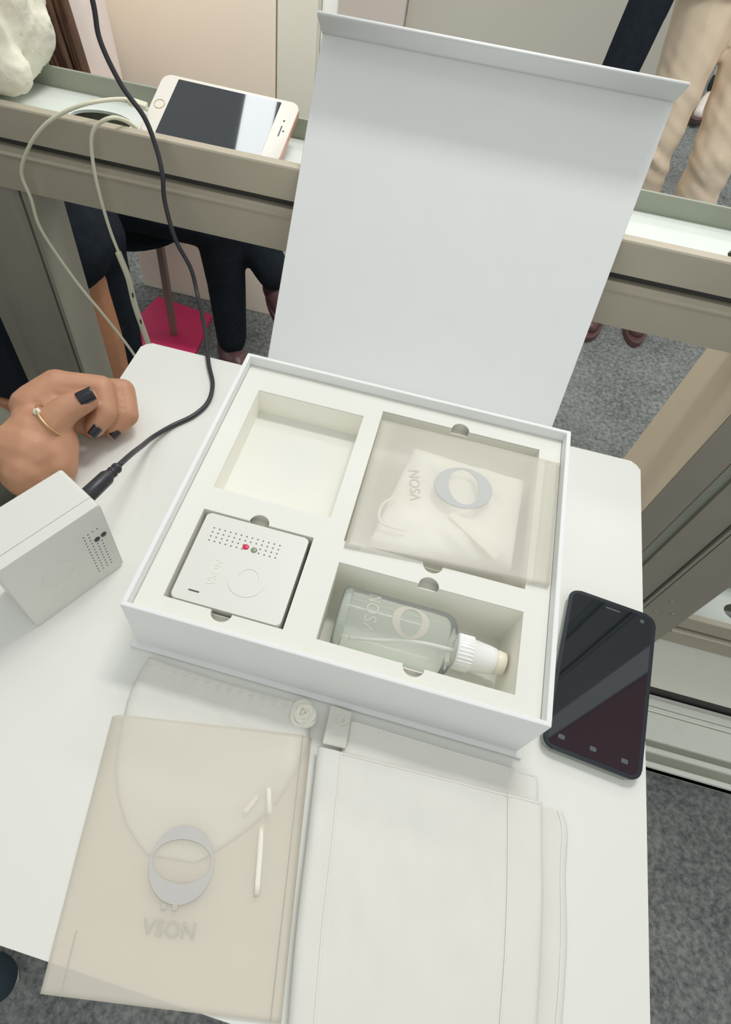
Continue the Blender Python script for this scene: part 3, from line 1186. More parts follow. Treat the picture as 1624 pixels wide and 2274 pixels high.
prism(t_, rounded(0.1400, 0.0325, 0.1413, 0.0455, 0.0006, 3), 0.0008, 0.0010)
merge(bm, t_, WF)
obj('earpiece', bm, M['phone_key'], fc)
for cx, cy, r_ in ((0.1440, 0.0395, 0.0010), (0.1407, 0.0515, 0.0011)):
    bm = new()
    lathe(bm, [(0, r_), (0.0002, r_)], WF(V3((cx, cy, 0.0008))), wz, 14)
    obj('sensor', bm, M['phone_key'], fc)

# ================================================================== ALUMINIUM DISPLAY FRAME
fr = thing('display_frame', 'grey aluminium display frame with grooved rails behind the table', 'frame', (0, 0.5, -0.75))


def ellipse(cx, cy, a, b, n=28):
    return [(cx + a * math.cos(2 * math.pi * k / n), cy + b * math.sin(2 * math.pi * k / n)) for k in range(n)]


def rail(name, x0, x1, y0, dz, holes):
    """channel rail, open side up; front face with a recessed groove"""
    # front wall as an extruded section in (y, z)
    sec = [(0, 0.060), (0, 0.0945), (-0.0015, 0.0955), (-0.0018, 0.0975), (0.0012, 0.0990), (0.0012, 0.1045), (0.0085, 0.1048), (0.0085, 0.1128), (0.0, 0.1132), (0, 0.1425), (0.0008, 0.1440), (0.0030, 0.1440), (0.0105, 0.1440), (0.0105, 0.060)]
    bm = new()
    lo = [bm.verts.new((x0, y0 + a, b + dz)) for a, b in sec]
    hi = [bm.verts.new((x1, y0 + a, b + dz)) for a, b in sec]
    bm.faces.new(lo)
    bm.faces.new(hi[::-1])
    for i in range(len(sec)):
        j = (i + 1) % len(sec)
        bm.faces.new((lo[i], hi[i], hi[j], lo[j]))
    o = obj(name, bm, M['alu'], fr)
    bm = new()
    box(bm, (x0, y0 + 0.0075, 0.1050 + dz), (x1, y0 + 0.0084, 0.1126 + dz))
    obj('groove', bm, M['groove'], o)
    bm = new()
    box(bm, (x0, y0 + 0.098, 0.060 + dz), (x1, y0 + 0.1015, 0.1450 + dz), 0.0008)
    obj('rear_flange', bm, M['alu_in'], o)
    bm = new()
    plate_holes(bm, [(x0, y0 + 0.0106), (x1, y0 + 0.0106), (x1, y0 + 0.0979), (x0, y0 + 0.0979)], [ellipse(cx, y0 + 0.050, 0.034, 0.020) for cx in holes], 0.1235 + dz, 0.1262 + dz)
    obj('channel_floor', bm, M['alu_pale'], o)
    return o


rail('upper_rail', -1.30, 1.30, 0.4500, 0.0, [-0.389, 0.300, -0.9])
rail('lower_rail', 0.5460, 1.45, 0.4520, -0.5550, [0.655, 1.05])


def post(x0, x1, ydepth, z0, z1, mirror, side_mat):
    """upright with two recessed grooves on the front face"""
    y0 = 0.4512
    f = (lambda a: x0 + a) if not mirror else (lambda a: x1 - a)
    wd = x1 - x0
    def bx(bm, a, b, ya, yb, za=z0, zb=z1):
        xa, xb = sorted((f(a), f(b)))
        box(bm, (xa, ya, za), (xb, yb, zb))
    bm = new()
    bx(bm, 0.0, 0.0425, y0, y0 + 0.012)
    bx(bm, 0.0455, 0.0485, y0 + 0.003, y0 + 0.012)
    bx(bm, 0.0640, 0.1100, y0 + 0.0035, y0 + 0.012)
    bx(bm, 0.1130, 0.1180, y0 - 0.001, y0 + 0.012)
    bx(bm, 0.1205, wd, y0, y0 + 0.012)
    bx(bm, 0.0, wd, y0 + 0.0122, y0 + ydepth)
    o = obj('upright', bm, M['alu_shaded'], fr)
    for a, b in ((0.0427, 0.0453), (0.0487, 0.0638), (0.1102, 0.1128), (0.1182, 0.1203)):
        bm = new()
        bx(bm, a, b, y0 + 0.0095, y0 + 0.0121)
        obj('groove', bm, M['groove' if b - a < 0.01 else 'alu_in'], o)
    bm = new()
    xa, xb = sorted((f(-0.0015), f(-0.0001)))
    box(bm, (xa, y0 + 0.002, z0), (xb, y0 + ydepth, z1))
    obj('side_face', bm, M[side_mat], o)
    return o


pr = post(0.3555, 0.5450, 0.150, -0.75, 0.0598, False, 'beige_reflection')
y0 = 0.4512
bm = new()
sec = [(-0.5850, 0), (-0.5650, 0), (-0.5580, 0.003), (-0.5480, 0.003), (-0.5420, 0), (-0.5000, 0), (-0.4930, 0.0025), (-0.4860, 0.0025), (-0.4850, 0.010), (-0.4815, 0.010), (-0.4805, 0), (-0.4750, 0), (-0.4750, 0.066), (-0.5850, 0.066)]
prism(bm, [(a, y0 + c) for a, c in sec], -0.75, 0.0598)
pl = obj('upright', bm, M['alu_shaded'], fr)
bm = new()
box(bm, (-0.4848, y0 + 0.0085, -0.75), (-0.4817, y0 + 0.0099, 0.0598))
obj('groove', bm, M['groove'], pl)
# the upright goes on above the upper rail (outside the frame, mirrored in the black phone)
post(0.3555, 0.5450, 0.100, 0.1455, 1.30, False, 'alu')
rail('top_rail', 0.5460, 1.45, 0.4520, 0.36, [])
bm = new()
box(bm, (0.620, 0.4700, 0.640), (1.40, 0.4800, 1.28), 0.002)
obj('red_infill', bm, M['red_board'], fr)
for sx, sz in ((0.500, -0.3780), (0.520, -0.410), (0.494, -0.4140)):
    bm = new()
    lathe(bm, [(0, 0.0030), (0.0009, 0.0030), (0.0016, 0.0016)], (sx, 0.4511, sz), -Y, 14)
    obj('screw', bm, M['chrome'], pr)
# lower infill board, floor gap and base rail
bm = new()
box(bm, (0.5460, 0.4600, -0.690), (1.45, 0.4720, -0.4955))
obj('infill_board', bm, M['panel'], fr)
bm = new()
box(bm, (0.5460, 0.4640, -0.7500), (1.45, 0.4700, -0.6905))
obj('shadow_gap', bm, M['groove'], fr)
bm = new()
for a, b, z in ((0.4600, 0.4480, -0.7235), (0.4480, 0.4320, -0.7180), (0.4300, 0.4200, -0.7180), (0.4180, 0.3590, -0.7200), (0.3430, 0.3330, -0.7185), (0.3120, 0.3020, -0.7185)):
    box(bm, (0.30, b, -0.745), (1.45, a, z), 0.001)
br = obj('base_rail', bm, M['base_alu'], fr)
bm = new()
box(bm, (0.30, 0.3020, -0.7495), (1.45, 0.4600, -0.7275))
obj('base_plate', bm, M['alu_in'], br)

# ================================================================== CABLES
bm = new()
cp = catmull([(-0.352, 0.43, 0.40), (-0.342, 0.438, 0.30), (-0.337, 0.44, 0.244), (-0.337, 0.44, 0.217), (-0.324, 0.44, 0.187), (-0.306, 0.44, 0.165), (-0.2965, 0.437, 0.1415),
              (-0.2905, 0.430, 0.122), (-0.290, 0.426, 0.098), (-0.281, 0.42, 0.065), (-0.266, 0.418, 0.036), (-0.2555, 0.405, 0.0145), (-0.2300, 0.360, 0.0070), (-0.2104, 0.3171, 0.0030), (-0.1957, 0.2898, 0.0026), (-0.1908, 0.2639, 0.0026), (-0.1975, 0.2416, 0.0026),
              (-0.2124, 0.2203, 0.0030), (-0.2195, 0.1960, 0.010), (-0.2170, 0.1720, 0.0240), (-0.2125, 0.1470, 0.0410), (-0.2088, 0.1215, 0.0558)], 8)
tube(bm, cp, 0.0023, 10)
bc = tag(obj('power_cable', bm, M['cable'], smooth=True), 'black power cable running from above onto the table and into the gadget', 'cable')
bm = new()
pa, pb = V3((-0.2085, 0.1205, 0.0560)), V3((-0.2188, 0.0790, 0.0580))
dd = (pb - pa).normalized()
ln_ = (pb - pa).length
lathe(bm, [(0, 0.0030), (0.002, 0.0044), (0.0045, 0.0044), (0.005, 0.0036), (0.0065, 0.0036), (0.007, 0.0046), (0.0095, 0.0046), (0.010, 0.0040), (0.012, 0.0048), (0.015, 0.0062), (ln_ - 0.001, 0.0066), (ln_, 0.0060)], pa, dd, 18)
obj('plug', bm, M['cable'], bc, smooth=True)


def earth(pts, r, name, label):
    bm = new()
    tube(bm, catmull(pts, 8), r, 8)
    return tag(obj(name, bm, M['wcable'], smooth=True), label, 'cable')


c1 = earth([(-0.328, 0.492, 0.148), (-0.345, 0.487, 0.156), (-0.371, 0.455, 0.160), (-0.404, 0.444, 0.147), (-0.430, 0.440, 0.128), (-0.452, 0.439, 0.103), (-0.462, 0.439, 0.084), (-0.460, 0.439, 0.061), (-0.460, 0.438, 0.031),
            (-0.449, 0.44, -0.004), (-0.430, 0.44, -0.041), (-0.408, 0.44, -0.074), (-0.377, 0.44, -0.128), (-0.35, 0.44, -0.20), (-0.34, 0.43, -0.35)], 0.0019, 'charging_cable', 'thin white cable looping left from phone and over the rail')
bm = new()
frame_box(bm, V3((-0.3365, 0.490, 0.1525)), V3((1, 0.1, -0.15)).normalized(), V3((-0.1, 1, 0)).normalized(), Z, (-0.010, -0.0045, -0.0025), (0.0085, 0.0045, 0.0025), 0.001)
obj('connector', bm, M['wcable'], c1)
c2 = earth([(-0.3335, 0.4725, 0.1385), (-0.339, 0.461, 0.149), (-0.345, 0.444, 0.1560), (-0.361, 0.441, 0.1465), (-0.369, 0.44, 0.131), (-0.372, 0.439, 0.105), (-0.372, 0.439, 0.079), (-0.370, 0.44, 0.045), (-0.365, 0.44, 0.018)], 0.0019, 'earphone_cable', 'white cable dropping from the phone into a flat twin lead behind the table')
bm = new()
tube(bm, catmull([(-0.366, 0.44, 0.020), (-0.3645, 0.44, 0.012), (-0.360, 0.44, -0.012), (-0.359, 0.44, -0.049), (-0.352, 0.44, -0.100), (-0.345, 0.44, -0.16), (-0.34, 0.44, -0.30)], 8), 0.0036, 10)
obj('twin_lead', bm, M['wcable'], c2, smooth=True)
for q in ((-0.3565, 0.4360, -0.030), (-0.3530, 0.4355, -0.066)):
    bm = new()
    box(bm, V3(q) - V3((0.0008, 0.0008, 0.003)), V3(q) + V3((0.0008, 0.0008, 0.003)), 0.0004)
    obj('mark', bm, M['cable'], c2)

# ================================================================== STOOL WITH PINK BASE
st = thing('stool', 'stool with grey pole on a hot pink base plate', 'stool', (-0.745, 1.24, -0.75))
bm = new()
prism(bm, [(-0.862, 1.165), (-0.835, 1.120), (-0.650, 1.115), (-0.632, 1.150), (-0.648, 1.325), (-0.834, 1.350)], -0.7495, -0.739)
obj('base', bm, M['pink'], st)
bm = new()
box(bm, (-0.730, 1.196, -0.739), (-0.712, 1.214, -0.425), 0.002)
obj('pole', bm, M['pole'], st)
bm = new()
lathe(bm, [(0, 0.12), (0.004, 0.15), (0.018, 0.155), (0.022, 0.15)], (-0.80, 1.24, -0.440), Z, 32)
obj('seat', bm, M['black_cloth'], st)


# ================================================================== PEOPLE
def head_parts(t, c, face, skin, hair_mat):
    """eyes and mouth on a head centred at c looking along face"""
    face = V3(face).normalized()
    side = face.cross(Z).normalized()
    for s in (-1, 1):
        bm = new()
        bmesh.ops.create_uvsphere(bm, u_segments=12, v_segments=8, radius=0.011, matrix=Matrix.Translation(c + face * 0.083 + side * s * 0.031 + Z * 0.005))
        obj('eye', bm, M['eye'], t, smooth=True)
    bm = new()
    tube(bm, [c + face * 0.086 + side * (k * 0.006) - Z * 0.062 for k in range(-3, 4)], 0.005, 8)
    obj('mouth', bm, M['lips'], t, smooth=True)


def head_segs(c, face):
    face = V3(face).normalized()
    side = face.cross(Z).normalized()
    s = [(c + Z * 0.03 - face * 0.012, c + Z * 0.02 + face * 0.012, 0.083, 0.080), (c - Z * 0.035 + face * 0.015, c - Z * 0.085 + face * 0.035, 0.062, 0.036),
         (c + face * 0.088 + Z * 0.005, c + face * 0.106 - Z * 0.026, 0.010, 0.015)]
    for k in (-1, 1):
        s.append((c + side * k * 0.083 + Z * 0.01, c + side * k * 0.083 - Z * 0.02, 0.014, 0.011))
    return s


def hand_segs(wr, d, nrm, curl=0.5, k=1.0):
    """simple relaxed hand: palm and five separate fingers from wrist wr along d; nrm = back of the hand"""
    d = V3(d).normalized()
    nrm = (V3(nrm) - d * V3(nrm).dot(d)).normalized()
    s = d.cross(nrm).normalized()
    out = [(wr, wr + d * 0.03 * k, 0.022 * k, 0.024 * k)]
    for i, (off, L, r) in enumerate(((0.027, 0.070, 0.0085), (0.009, 0.078, 0.009), (-0.009, 0.073, 0.0085), (-0.026, 0.057, 0.0075))):
        kn = wr + d * 0.085 * k + s * off * k
        out.append((wr + d * 0.02 * k + s * off * 0.5 * k, kn, 0.015 * k, 0.0115 * k))
        d1 = (d - nrm * curl * 0.6).normalized()
        d2 = (d - nrm * curl * 1.6).normalized()
        m1 = kn + d1 * L * 0.5 * k
        out.append((kn, m1, r * 1.08 * k, r * k))
        out.append((m1, m1 + d2 * L * 0.5 * k, r * k, r * 0.8 * k))
    tb = wr + d * 0.025 * k + s * 0.024 * k
    tm = tb + (d * 0.6 + s * 0.75 - nrm * 0.25).normalized() * 0.042 * k
    out.append((tb, tm, 0.0145 * k, 0.0105 * k))
    out.append((tm, tm + (d * 0.9 + s * 0.3 - nrm * 0.2).normalized() * 0.03 * k, 0.0105 * k, 0.008 * k))
    return out


def shoe(parent, heel, toe, m, sole=None, w=0.040, h=0.06, name='shoe'):
    heel, toe = V3(heel), V3(toe)
    d = (toe - heel)
    zb = Z
    bm = capsules([(heel + zb * 0.035, heel + d * 0.4 + zb * 0.035, 0.034, 0.036), (heel + d * 0.4 + zb * 0.030, toe - d * 0.10 + zb * 0.022, 0.036, 0.024),
                   (heel + zb * 0.03, heel + zb * (h + 0.01), 0.033, 0.032)], 0.006, 4)
    o = obj(name, bm, M[m], parent, smooth=True)
    bm = new()
    dn = d.normalized()
    s = dn.cross(Z).normalized()
    L = d.length
    prof = [(-0.030, 0.016), (-0.034, 0.0), ]
    pts = []
    for k in range(24):
        a = 2 * math.pi * k / 24
        x = 0.5 * L + (0.5 * L + 0.035) * math.cos(a)
        wdt = (0.037 + 0.006 * math.cos(a)) * math.sin(a)
        pts.append((x, wdt))
    prism(bm, pts, 0.0, 0.016, lambda c: heel + dn * c.x + s * c.y + Z * (c.z))
    obj('sole', bm, M[sole or m], o if parent is None else o)
    return o


def P3(*a):
    return V3(a)


FL = -0.75
# ---- person seated on the stool: white blouse, long brown hair, black trousers, legs crossed
b = thing('person', 'seated person with long brown hair, white blouse and black trousers behind the rail', 'person', (-0.86, 1.18, FL))
pel = P3(-0.87, 1.18, -0.235)
chest = P3(-0.885, 1.16, 0.12)
neck = P3(-0.88, 1.14, 0.30)
hd = P3(-0.86, 1.11, 0.43)
shL, shR = P3(-0.895, 1.06, 0.235), P3(-0.90, 1.32, 0.235)
elL, elR = P3(-0.90, 1.06, -0.03), P3(-0.95, 1.33, -0.02)
wrL, wrR = P3(-0.700, 1.10, -0.16), P3(-0.76, 1.24, -0.20)
hipL, hipR = P3(-0.86, 1.10, -0.285), P3(-0.86, 1.26, -0.285)
knL, knR = P3(-0.525, 1.13, -0.330), P3(-0.50, 1.17, -0.300)
anL, anR = P3(-0.520, 1.155, -0.665), P3(-0.405, 1.175, -0.455)
body = [(pel, chest, 0.125, 0.12), (chest, neck - Z * 0.05, 0.11, 0.06), (neck - Z * 0.05, hd - Z * 0.03, 0.048, 0.046),
        (chest + Z * 0.09, shL, 0.06, 0.048), (chest + Z * 0.09, shR, 0.06, 0.048), (shL, elL, 0.042, 0.035), (elL, wrL, 0.033, 0.021), (shR, elR, 0.042, 0.035), (elR, wrR, 0.034, 0.024),
        (pel, hipL, 0.10, 0.078), (pel, hipR, 0.10, 0.078), (hipL, knL, 0.072, 0.046), (hipR, knR, 0.072, 0.046), (knL, anL, 0.044, 0.032), (knR, anR, 0.044, 0.032)]
body += head_segs(hd, (0.75, -0.6, -0.35)) + hand_segs(wrL, (1, 0.1, -0.35), (0, 0, 1), 0.4) + hand_segs(wrR, (1, -0.2, -0.3), (0, 0, 1), 0.4)
obj('body', capsules(body, 0.0065, 3), M['skin2'], b, smooth=True)
head_parts(b, hd, (0.75, -0.6, -0.35), 'skin2', 'hair')
tr = [(pel, hipL, 0.122, 0.088), (pel, hipR, 0.122, 0.088), (hipL, knL, 0.088, 0.062), (hipR, knR, 0.088, 0.060), (knL, P3(-0.522, 1.15, -0.50), 0.060, 0.050), (P3(-0.522, 1.15, -0.50), anL + Z * 0.0, 0.050, 0.042), (knR, anR, 0.060, 0.043),
      (pel, pel - X * 0.04 - Z * 0.02, 0.125, 0.12)]
obj('trousers', capsules(tr, 0.008, 5), M['black_cloth'], b, smooth=True)
bl = [(pel + Z * 0.10, chest, 0.125, 0.132), (chest, neck - Z * 0.11, 0.12, 0.07), (chest + Z * 0.09, shL, 0.07, 0.058), (chest + Z * 0.09, shR, 0.07, 0.058), (shL, elL, 0.054, 0.047), (elL, elL.lerp(wrL, 0.35), 0.046, 0.042), (shR, elR, 0.054, 0.047), (elR, elR.lerp(wrR, 0.35), 0.046, 0.042)]
obj('blouse', capsules(bl, 0.009, 5), M['blouse'], b, smooth=True)
bm = new()
for k in range(26):
    a = k / 25
    x0 = -0.870 + 0.085 * a + random.uniform(-0.008, 0.008)
    p0 = P3(x0, 1.05 + 0.02 * math.sin(a * 9), 0.42)
    tip = P3(-0.738 + 0.060 * (a - 0.5) + random.uniform(-0.006, 0.006), 1.015 + random.uniform(-0.01, 0.01), -0.125 + 0.10 * (abs(a - 0.6)))
    mid = p0.lerp(tip, 0.5) + P3(0.010 * math.sin(k), -0.012, 0)
    pts = catmull([p0, p0.lerp(mid, 0.5) + P3(0, -0.01, 0), mid, mid.lerp(tip, 0.55), tip], 5)
    tube(bm, pts, 0.01, 7, radii=[0.013 * (1 - 0.75 * (i / (len(pts) - 1)) ** 2) for i in range(len(pts))])
t2 = capsules([(hd + P3(-0.03, 0.02, 0.04), hd + P3(-0.01, 0.02, 0.035), 0.092, 0.090), (hd + P3(-0.05, 0.02, -0.02), hd + P3(-0.06, -0.04, -0.12), 0.075, 0.06)], 0.008, 4)
merge(bm, t2)
obj('hair', bm, M['hair'], b, smooth=True)
shoe(b, (-0.535, 1.165, FL + 0.001), (-0.430, 1.060, FL + 0.001), 'shoe_brown')
shoe(b, (-0.405, 1.185, -0.535), (-0.330, 1.120, -0.565), 'shoe_brown')

# ---- person standing behind the left upright: black dress, tan legs
d = thing('person', 'standing person in a black dress slit over a bare tan leg behind the left upright', 'person', (-0.70, 0.80, FL))
pel = P3(-0.87, 0.80, 0.08)
chest = P3(-0.98, 0.80, 0.41)
neck = P3(-1.06, 0.79, 0.58)
hd = P3(-1.09, 0.77, 0.72)
shL, shR = P3(-1.00, 0.65, 0.53), P3(-1.06, 0.95, 0.53)
elL, elR = P3(-0.76, 0.56, 0.50), P3(-1.08, 0.98, 0.24)
wrL, wrR = P3(-0.462, 0.488, 0.382), P3(-1.05, 0.93, 0.0)
hipL, hipR = P3(-0.815, 0.76, 0.03), P3(-0.84, 0.86, 0.03)
knL, knR = P3(-0.677, 0.79, -0.31), P3(-0.70, 0.88, -0.31)
anL, anR = P3(-0.670, 0.80, -0.665), P3(-0.695, 0.89, -0.665)
body = [(pel, chest, 0.12, 0.115), (chest, neck - Z * 0.05, 0.11, 0.055), (neck - Z * 0.05, hd - Z * 0.03, 0.048, 0.046), (chest + Z * 0.08, shL, 0.06, 0.046), (chest + Z * 0.08, shR, 0.06, 0.046),
        (shL, elL, 0.040, 0.034), (elL, wrL, 0.033, 0.022), (shR, elR, 0.04, 0.034), (elR, wrR, 0.033, 0.024), (pel, hipL, 0.1, 0.08), (pel, hipR, 0.1, 0.08), (hipL, knL, 0.078, 0.046), (hipR, knR, 0.078, 0.046),
        (knL, knL.lerp(anL, 0.35), 0.044, 0.045), (knL.lerp(anL, 0.35), anL, 0.045, 0.028), (knR, knR.lerp(anR, 0.35), 0.044, 0.045), (knR.lerp(anR, 0.35), anR, 0.045, 0.028)]
body += head_segs(hd, (-0.5, -0.8, -0.2)) + hand_segs(wrL, (0.08, -0.12, -1), (0.3, -0.9, 0), 0.25) + hand_segs(wrR, (0, 0, -1), (-1, 0, 0))
obj('body', capsules(body, 0.0065, 3), M['skin2'], d, smooth=True)
head_parts(d, hd, (-0.5, -0.8, -0.2), 'skin2', 'hair')
dr = [(pel, chest, 0.135, 0.13), (chest, neck - Z * 0.12, 0.125, 0.08), (chest + Z * 0.08, shL, 0.07, 0.055), (chest + Z * 0.08, shR, 0.07, 0.055), (shL, elL, 0.052, 0.045), (shR, elR, 0.052, 0.045),
      (hipL, P3(-0.680, 0.775, -0.225), 0.095, 0.082), (hipR, P3(-0.70, 0.86, -0.26), 0.095, 0.085), (hipL, P3(-0.69, 0.83, -0.24), 0.09, 0.08), (P3(-0.700, 0.87, -0.26), P3(-0.695, 0.885, -0.60), 0.075, 0.050)]
obj('dress', capsules(dr, 0.009, 6), M['black_cloth'], d, smooth=True)
hp = capsules([(hd + P3(0.02, 0.03, 0.03), hd + P3(0.02, 0.03, 0.02), 0.098, 0.094), (hd + P3(0.04, 0.05, 0), hd + P3(0.05, 0.09, -0.2), 0.08, 0.045)], 0.008, 4)
obj('hair', hp, M['hair'], d, smooth=True)
shoe(d, (-0.665, 0.81, FL + 0.001), (-0.685, 0.66, FL + 0.001), 'black_cloth')
shoe(d, (-0.70, 0.90, FL + 0.001), (-0.660, 0.77, FL + 0.001), 'black_cloth')

# ---- white faux fur thrown over the rail
bm = new()
segs = []
rnd = random.Random(3)
for k in range(70):
    a = rnd.random()
    bb = rnd.random()
    x = -0.585 + 0.110 * a
    y = 0.478 + 0.08 * bb
    z = 0.162 + 0.09 * rnd.random() * (0.35 + 0.65 * bb)
    segs.append((P3(x, y, z), P3(x + 0.01, y, z + 0.012), 0.019 + 0.012 * rnd.random(), 0.017))
for k in range(40):
    x = -0.640 + 0.125 * rnd.random()
    segs.append((P3(x, 0.575 + 0.055 * rnd.random(), 0.185 + 0.24 * rnd.random()), P3(x + 0.004, 0.59, 0.20 + 0.25 * rnd.random()), 0.030, 0.028))
segs.append((P3(-0.56, 0.50, 0.160), P3(-0.50, 0.50, 0.160), 0.03, 0.03))
for k in range(6):
    segs.append((P3(-0.590 + 0.022 * k, 0.482, 0.158), P3(-0.575 + 0.022 * k, 0.482, 0.160), 0.021, 0.020))
fur = capsules(segs, 0.004, 24)
for v in fur.verts:
    q = v.co
    v.co += v.normal * (0.0012 * noise.noise(q * 60) + 0.0012 * noise.noise(q * 170) + 0.0014 * noise.noise(q * 330))
tag(obj('faux_fur_wrap', fur, M['fur'], smooth=True), 'fluffy white faux fur wrap bundled over the left end of the rail', 'wrap')

# ---- person in khaki trousers and dark top, right background
k_ = thing('person', 'standing person in khaki trousers and dark sleeve beyond the right of the lid', 'person', (0.56, 1.8, FL))
pel = P3(0.47, 1.78, 0.17)
chest = P3(0.46, 1.76, 0.52)
neck = P3(0.46, 1.75, 0.70)
hd = P3(0.45, 1.73, 0.84)
hipL, hipR = P3(0.395, 1.76, 0.10), P3(0.530, 1.80, 0.10)
knL, knR = P3(0.440, 1.75, -0.25), P3(0.586, 1.75, -0.25)
anL, anR = P3(0.510, 1.84, -0.665), P3(0.655, 1.80, -0.665)
shL, shR = P3(0.30, 1.72, 0.62), P3(0.64, 1.80, 0.62)
elL, elR = P3(0.272, 1.62, 0.16), P3(0.72, 1.82, 0.33)
wrL, wrR = P3(0.256, 1.60, -0.13), P3(0.74, 1.74, 0.10)
body = [(pel, chest, 0.12, 0.13), (chest, neck - Z * 0.05, 0.12, 0.06), (neck - Z * 0.05, hd - Z * 0.03, 0.052, 0.05), (chest + Z * 0.08, shL, 0.06, 0.05), (chest + Z * 0.08, shR, 0.06, 0.05), (shL, elL, 0.044, 0.036), (elL, wrL, 0.034, 0.026), (shR, elR, 0.044, 0.036), (elR, wrR, 0.034, 0.026),
        (pel, hipL, 0.10, 0.085), (pel, hipR, 0.10, 0.085), (hipL, knL, 0.066, 0.042), (hipR, knR, 0.066, 0.044), (knL, anL, 0.042, 0.034), (knR, anR, 0.044, 0.034)]
body += head_segs(hd, (-0.3, -0.9, -0.2)) + hand_segs(wrL, (-0.4, -0.3, -1), (-0.6, 0.5, 0)) + hand_segs(wrR, (0, -0.3, -1), (1, 0, 0))
obj('body', capsules(body, 0.0075, 3), M['skin'], k_, smooth=True)
head_parts(k_, hd, (-0.3, -0.9, -0.2), 'skin', 'hair')
tr = [(pel, pel + Z * 0.05, 0.135, 0.135), (pel, hipL, 0.125, 0.10), (pel, hipR, 0.125, 0.10), (hipL, knL, 0.078, 0.050), (hipR, knR, 0.080, 0.056), (knL, anL + Z * 0.02, 0.050, 0.048), (knR, anR + Z * 0.02, 0.056, 0.052)]
for (p, r) in ((P3(0.425, 1.735, -0.24), 0.020), (P3(0.565, 1.735, -0.20), 0.026)):
    tr.append((p, p + P3(0.035, 0, -0.016), r, r * 0.6))
bt_ = capsules(tr, 0.008, 4)
for v in bt_.verts:
    q = v.co
    f = math.exp(-((q.z + 0.28) / 0.16) ** 2)
    v.co += v.normal * f * 0.008 * noise.noise(V3((q.x * 7, q.y * 7, q.z * 48 + q.x * 28)))
obj('trousers', bt_, M['khaki'], k_, smooth=True)
tp = [(pel + Z * 0.06, chest, 0.15, 0.155), (chest, neck - Z * 0.10, 0.135, 0.08), (chest + Z * 0.08, shL, 0.075, 0.062), (chest + Z * 0.08, shR, 0.075, 0.062), (shL, elL, 0.060, 0.050), (elL, wrL, 0.046, 0.042), (shR, elR, 0.06, 0.05), (elR, wrR.lerp(elR, 0.05), 0.048, 0.04)]
obj('top', capsules(tp, 0.009, 4), M['black_cloth'], k_, smooth=True)
obj('hair', capsules([(hd + P3(0.01, 0.03, 0.04), hd + P3(0.01, 0.03, 0.03), 0.094, 0.092)], 0.008, 3), M['hair'], k_, smooth=True)
shoe(k_, (0.520, 1.82, FL + 0.001), (0.490, 1.66, FL + 0.001), 'shoe_brown')
shoe(k_, (0.645, 1.86, FL + 0.001), (0.640, 1.69, FL + 0.001), 'shoe_brown')

# ---- white trainer of somebody further back
sh = thing('trainer', 'white and dark green trainer on the carpet between the khaki legs', 'shoe', (0.95, 3.45, FL))
s1 = shoe(sh, (0.99, 3.58, FL + 0.018), (0.925, 3.40, FL + 0.018), 'shoe_white', 'shoe_brown', name='upper')
bm = capsules([(P3(0.99, 3.585, FL + 0.10), P3(0.992, 3.59, FL + 0.13), 0.043, 0.042)], 0.007, 3)
obj('ankle_cuff', bm, M['shoe_green'], sh, smooth=True)
bm = capsules([(P3(0.993, 3.59, FL + 0.15), P3(1.01, 3.62, FL + 0.42), 0.045, 0.058)], 0.008, 3)
obj('sock', bm, M['shoe_white'], sh, smooth=True)

# ---- navy shoe of the photographer at the lower left
ns = thing('sneaker', 'navy sneaker with white sole on the carpet under the table front', 'shoe', (-0.42, -0.36, FL))
shoe(ns, (-0.540, -0.362, FL + 0.001), (-0.392, -0.338, FL + 0.001), 'shoe_navy', 'sole', name='upper')
bm = capsules([(P3(-0.45, -0.348, FL + 0.046), P3(-0.383, -0.336, FL + 0.042), 0.040, 0.037)], 0.005, 3)
obj('toe_cap', bm, M['shoe_navy'], ns, smooth=True)

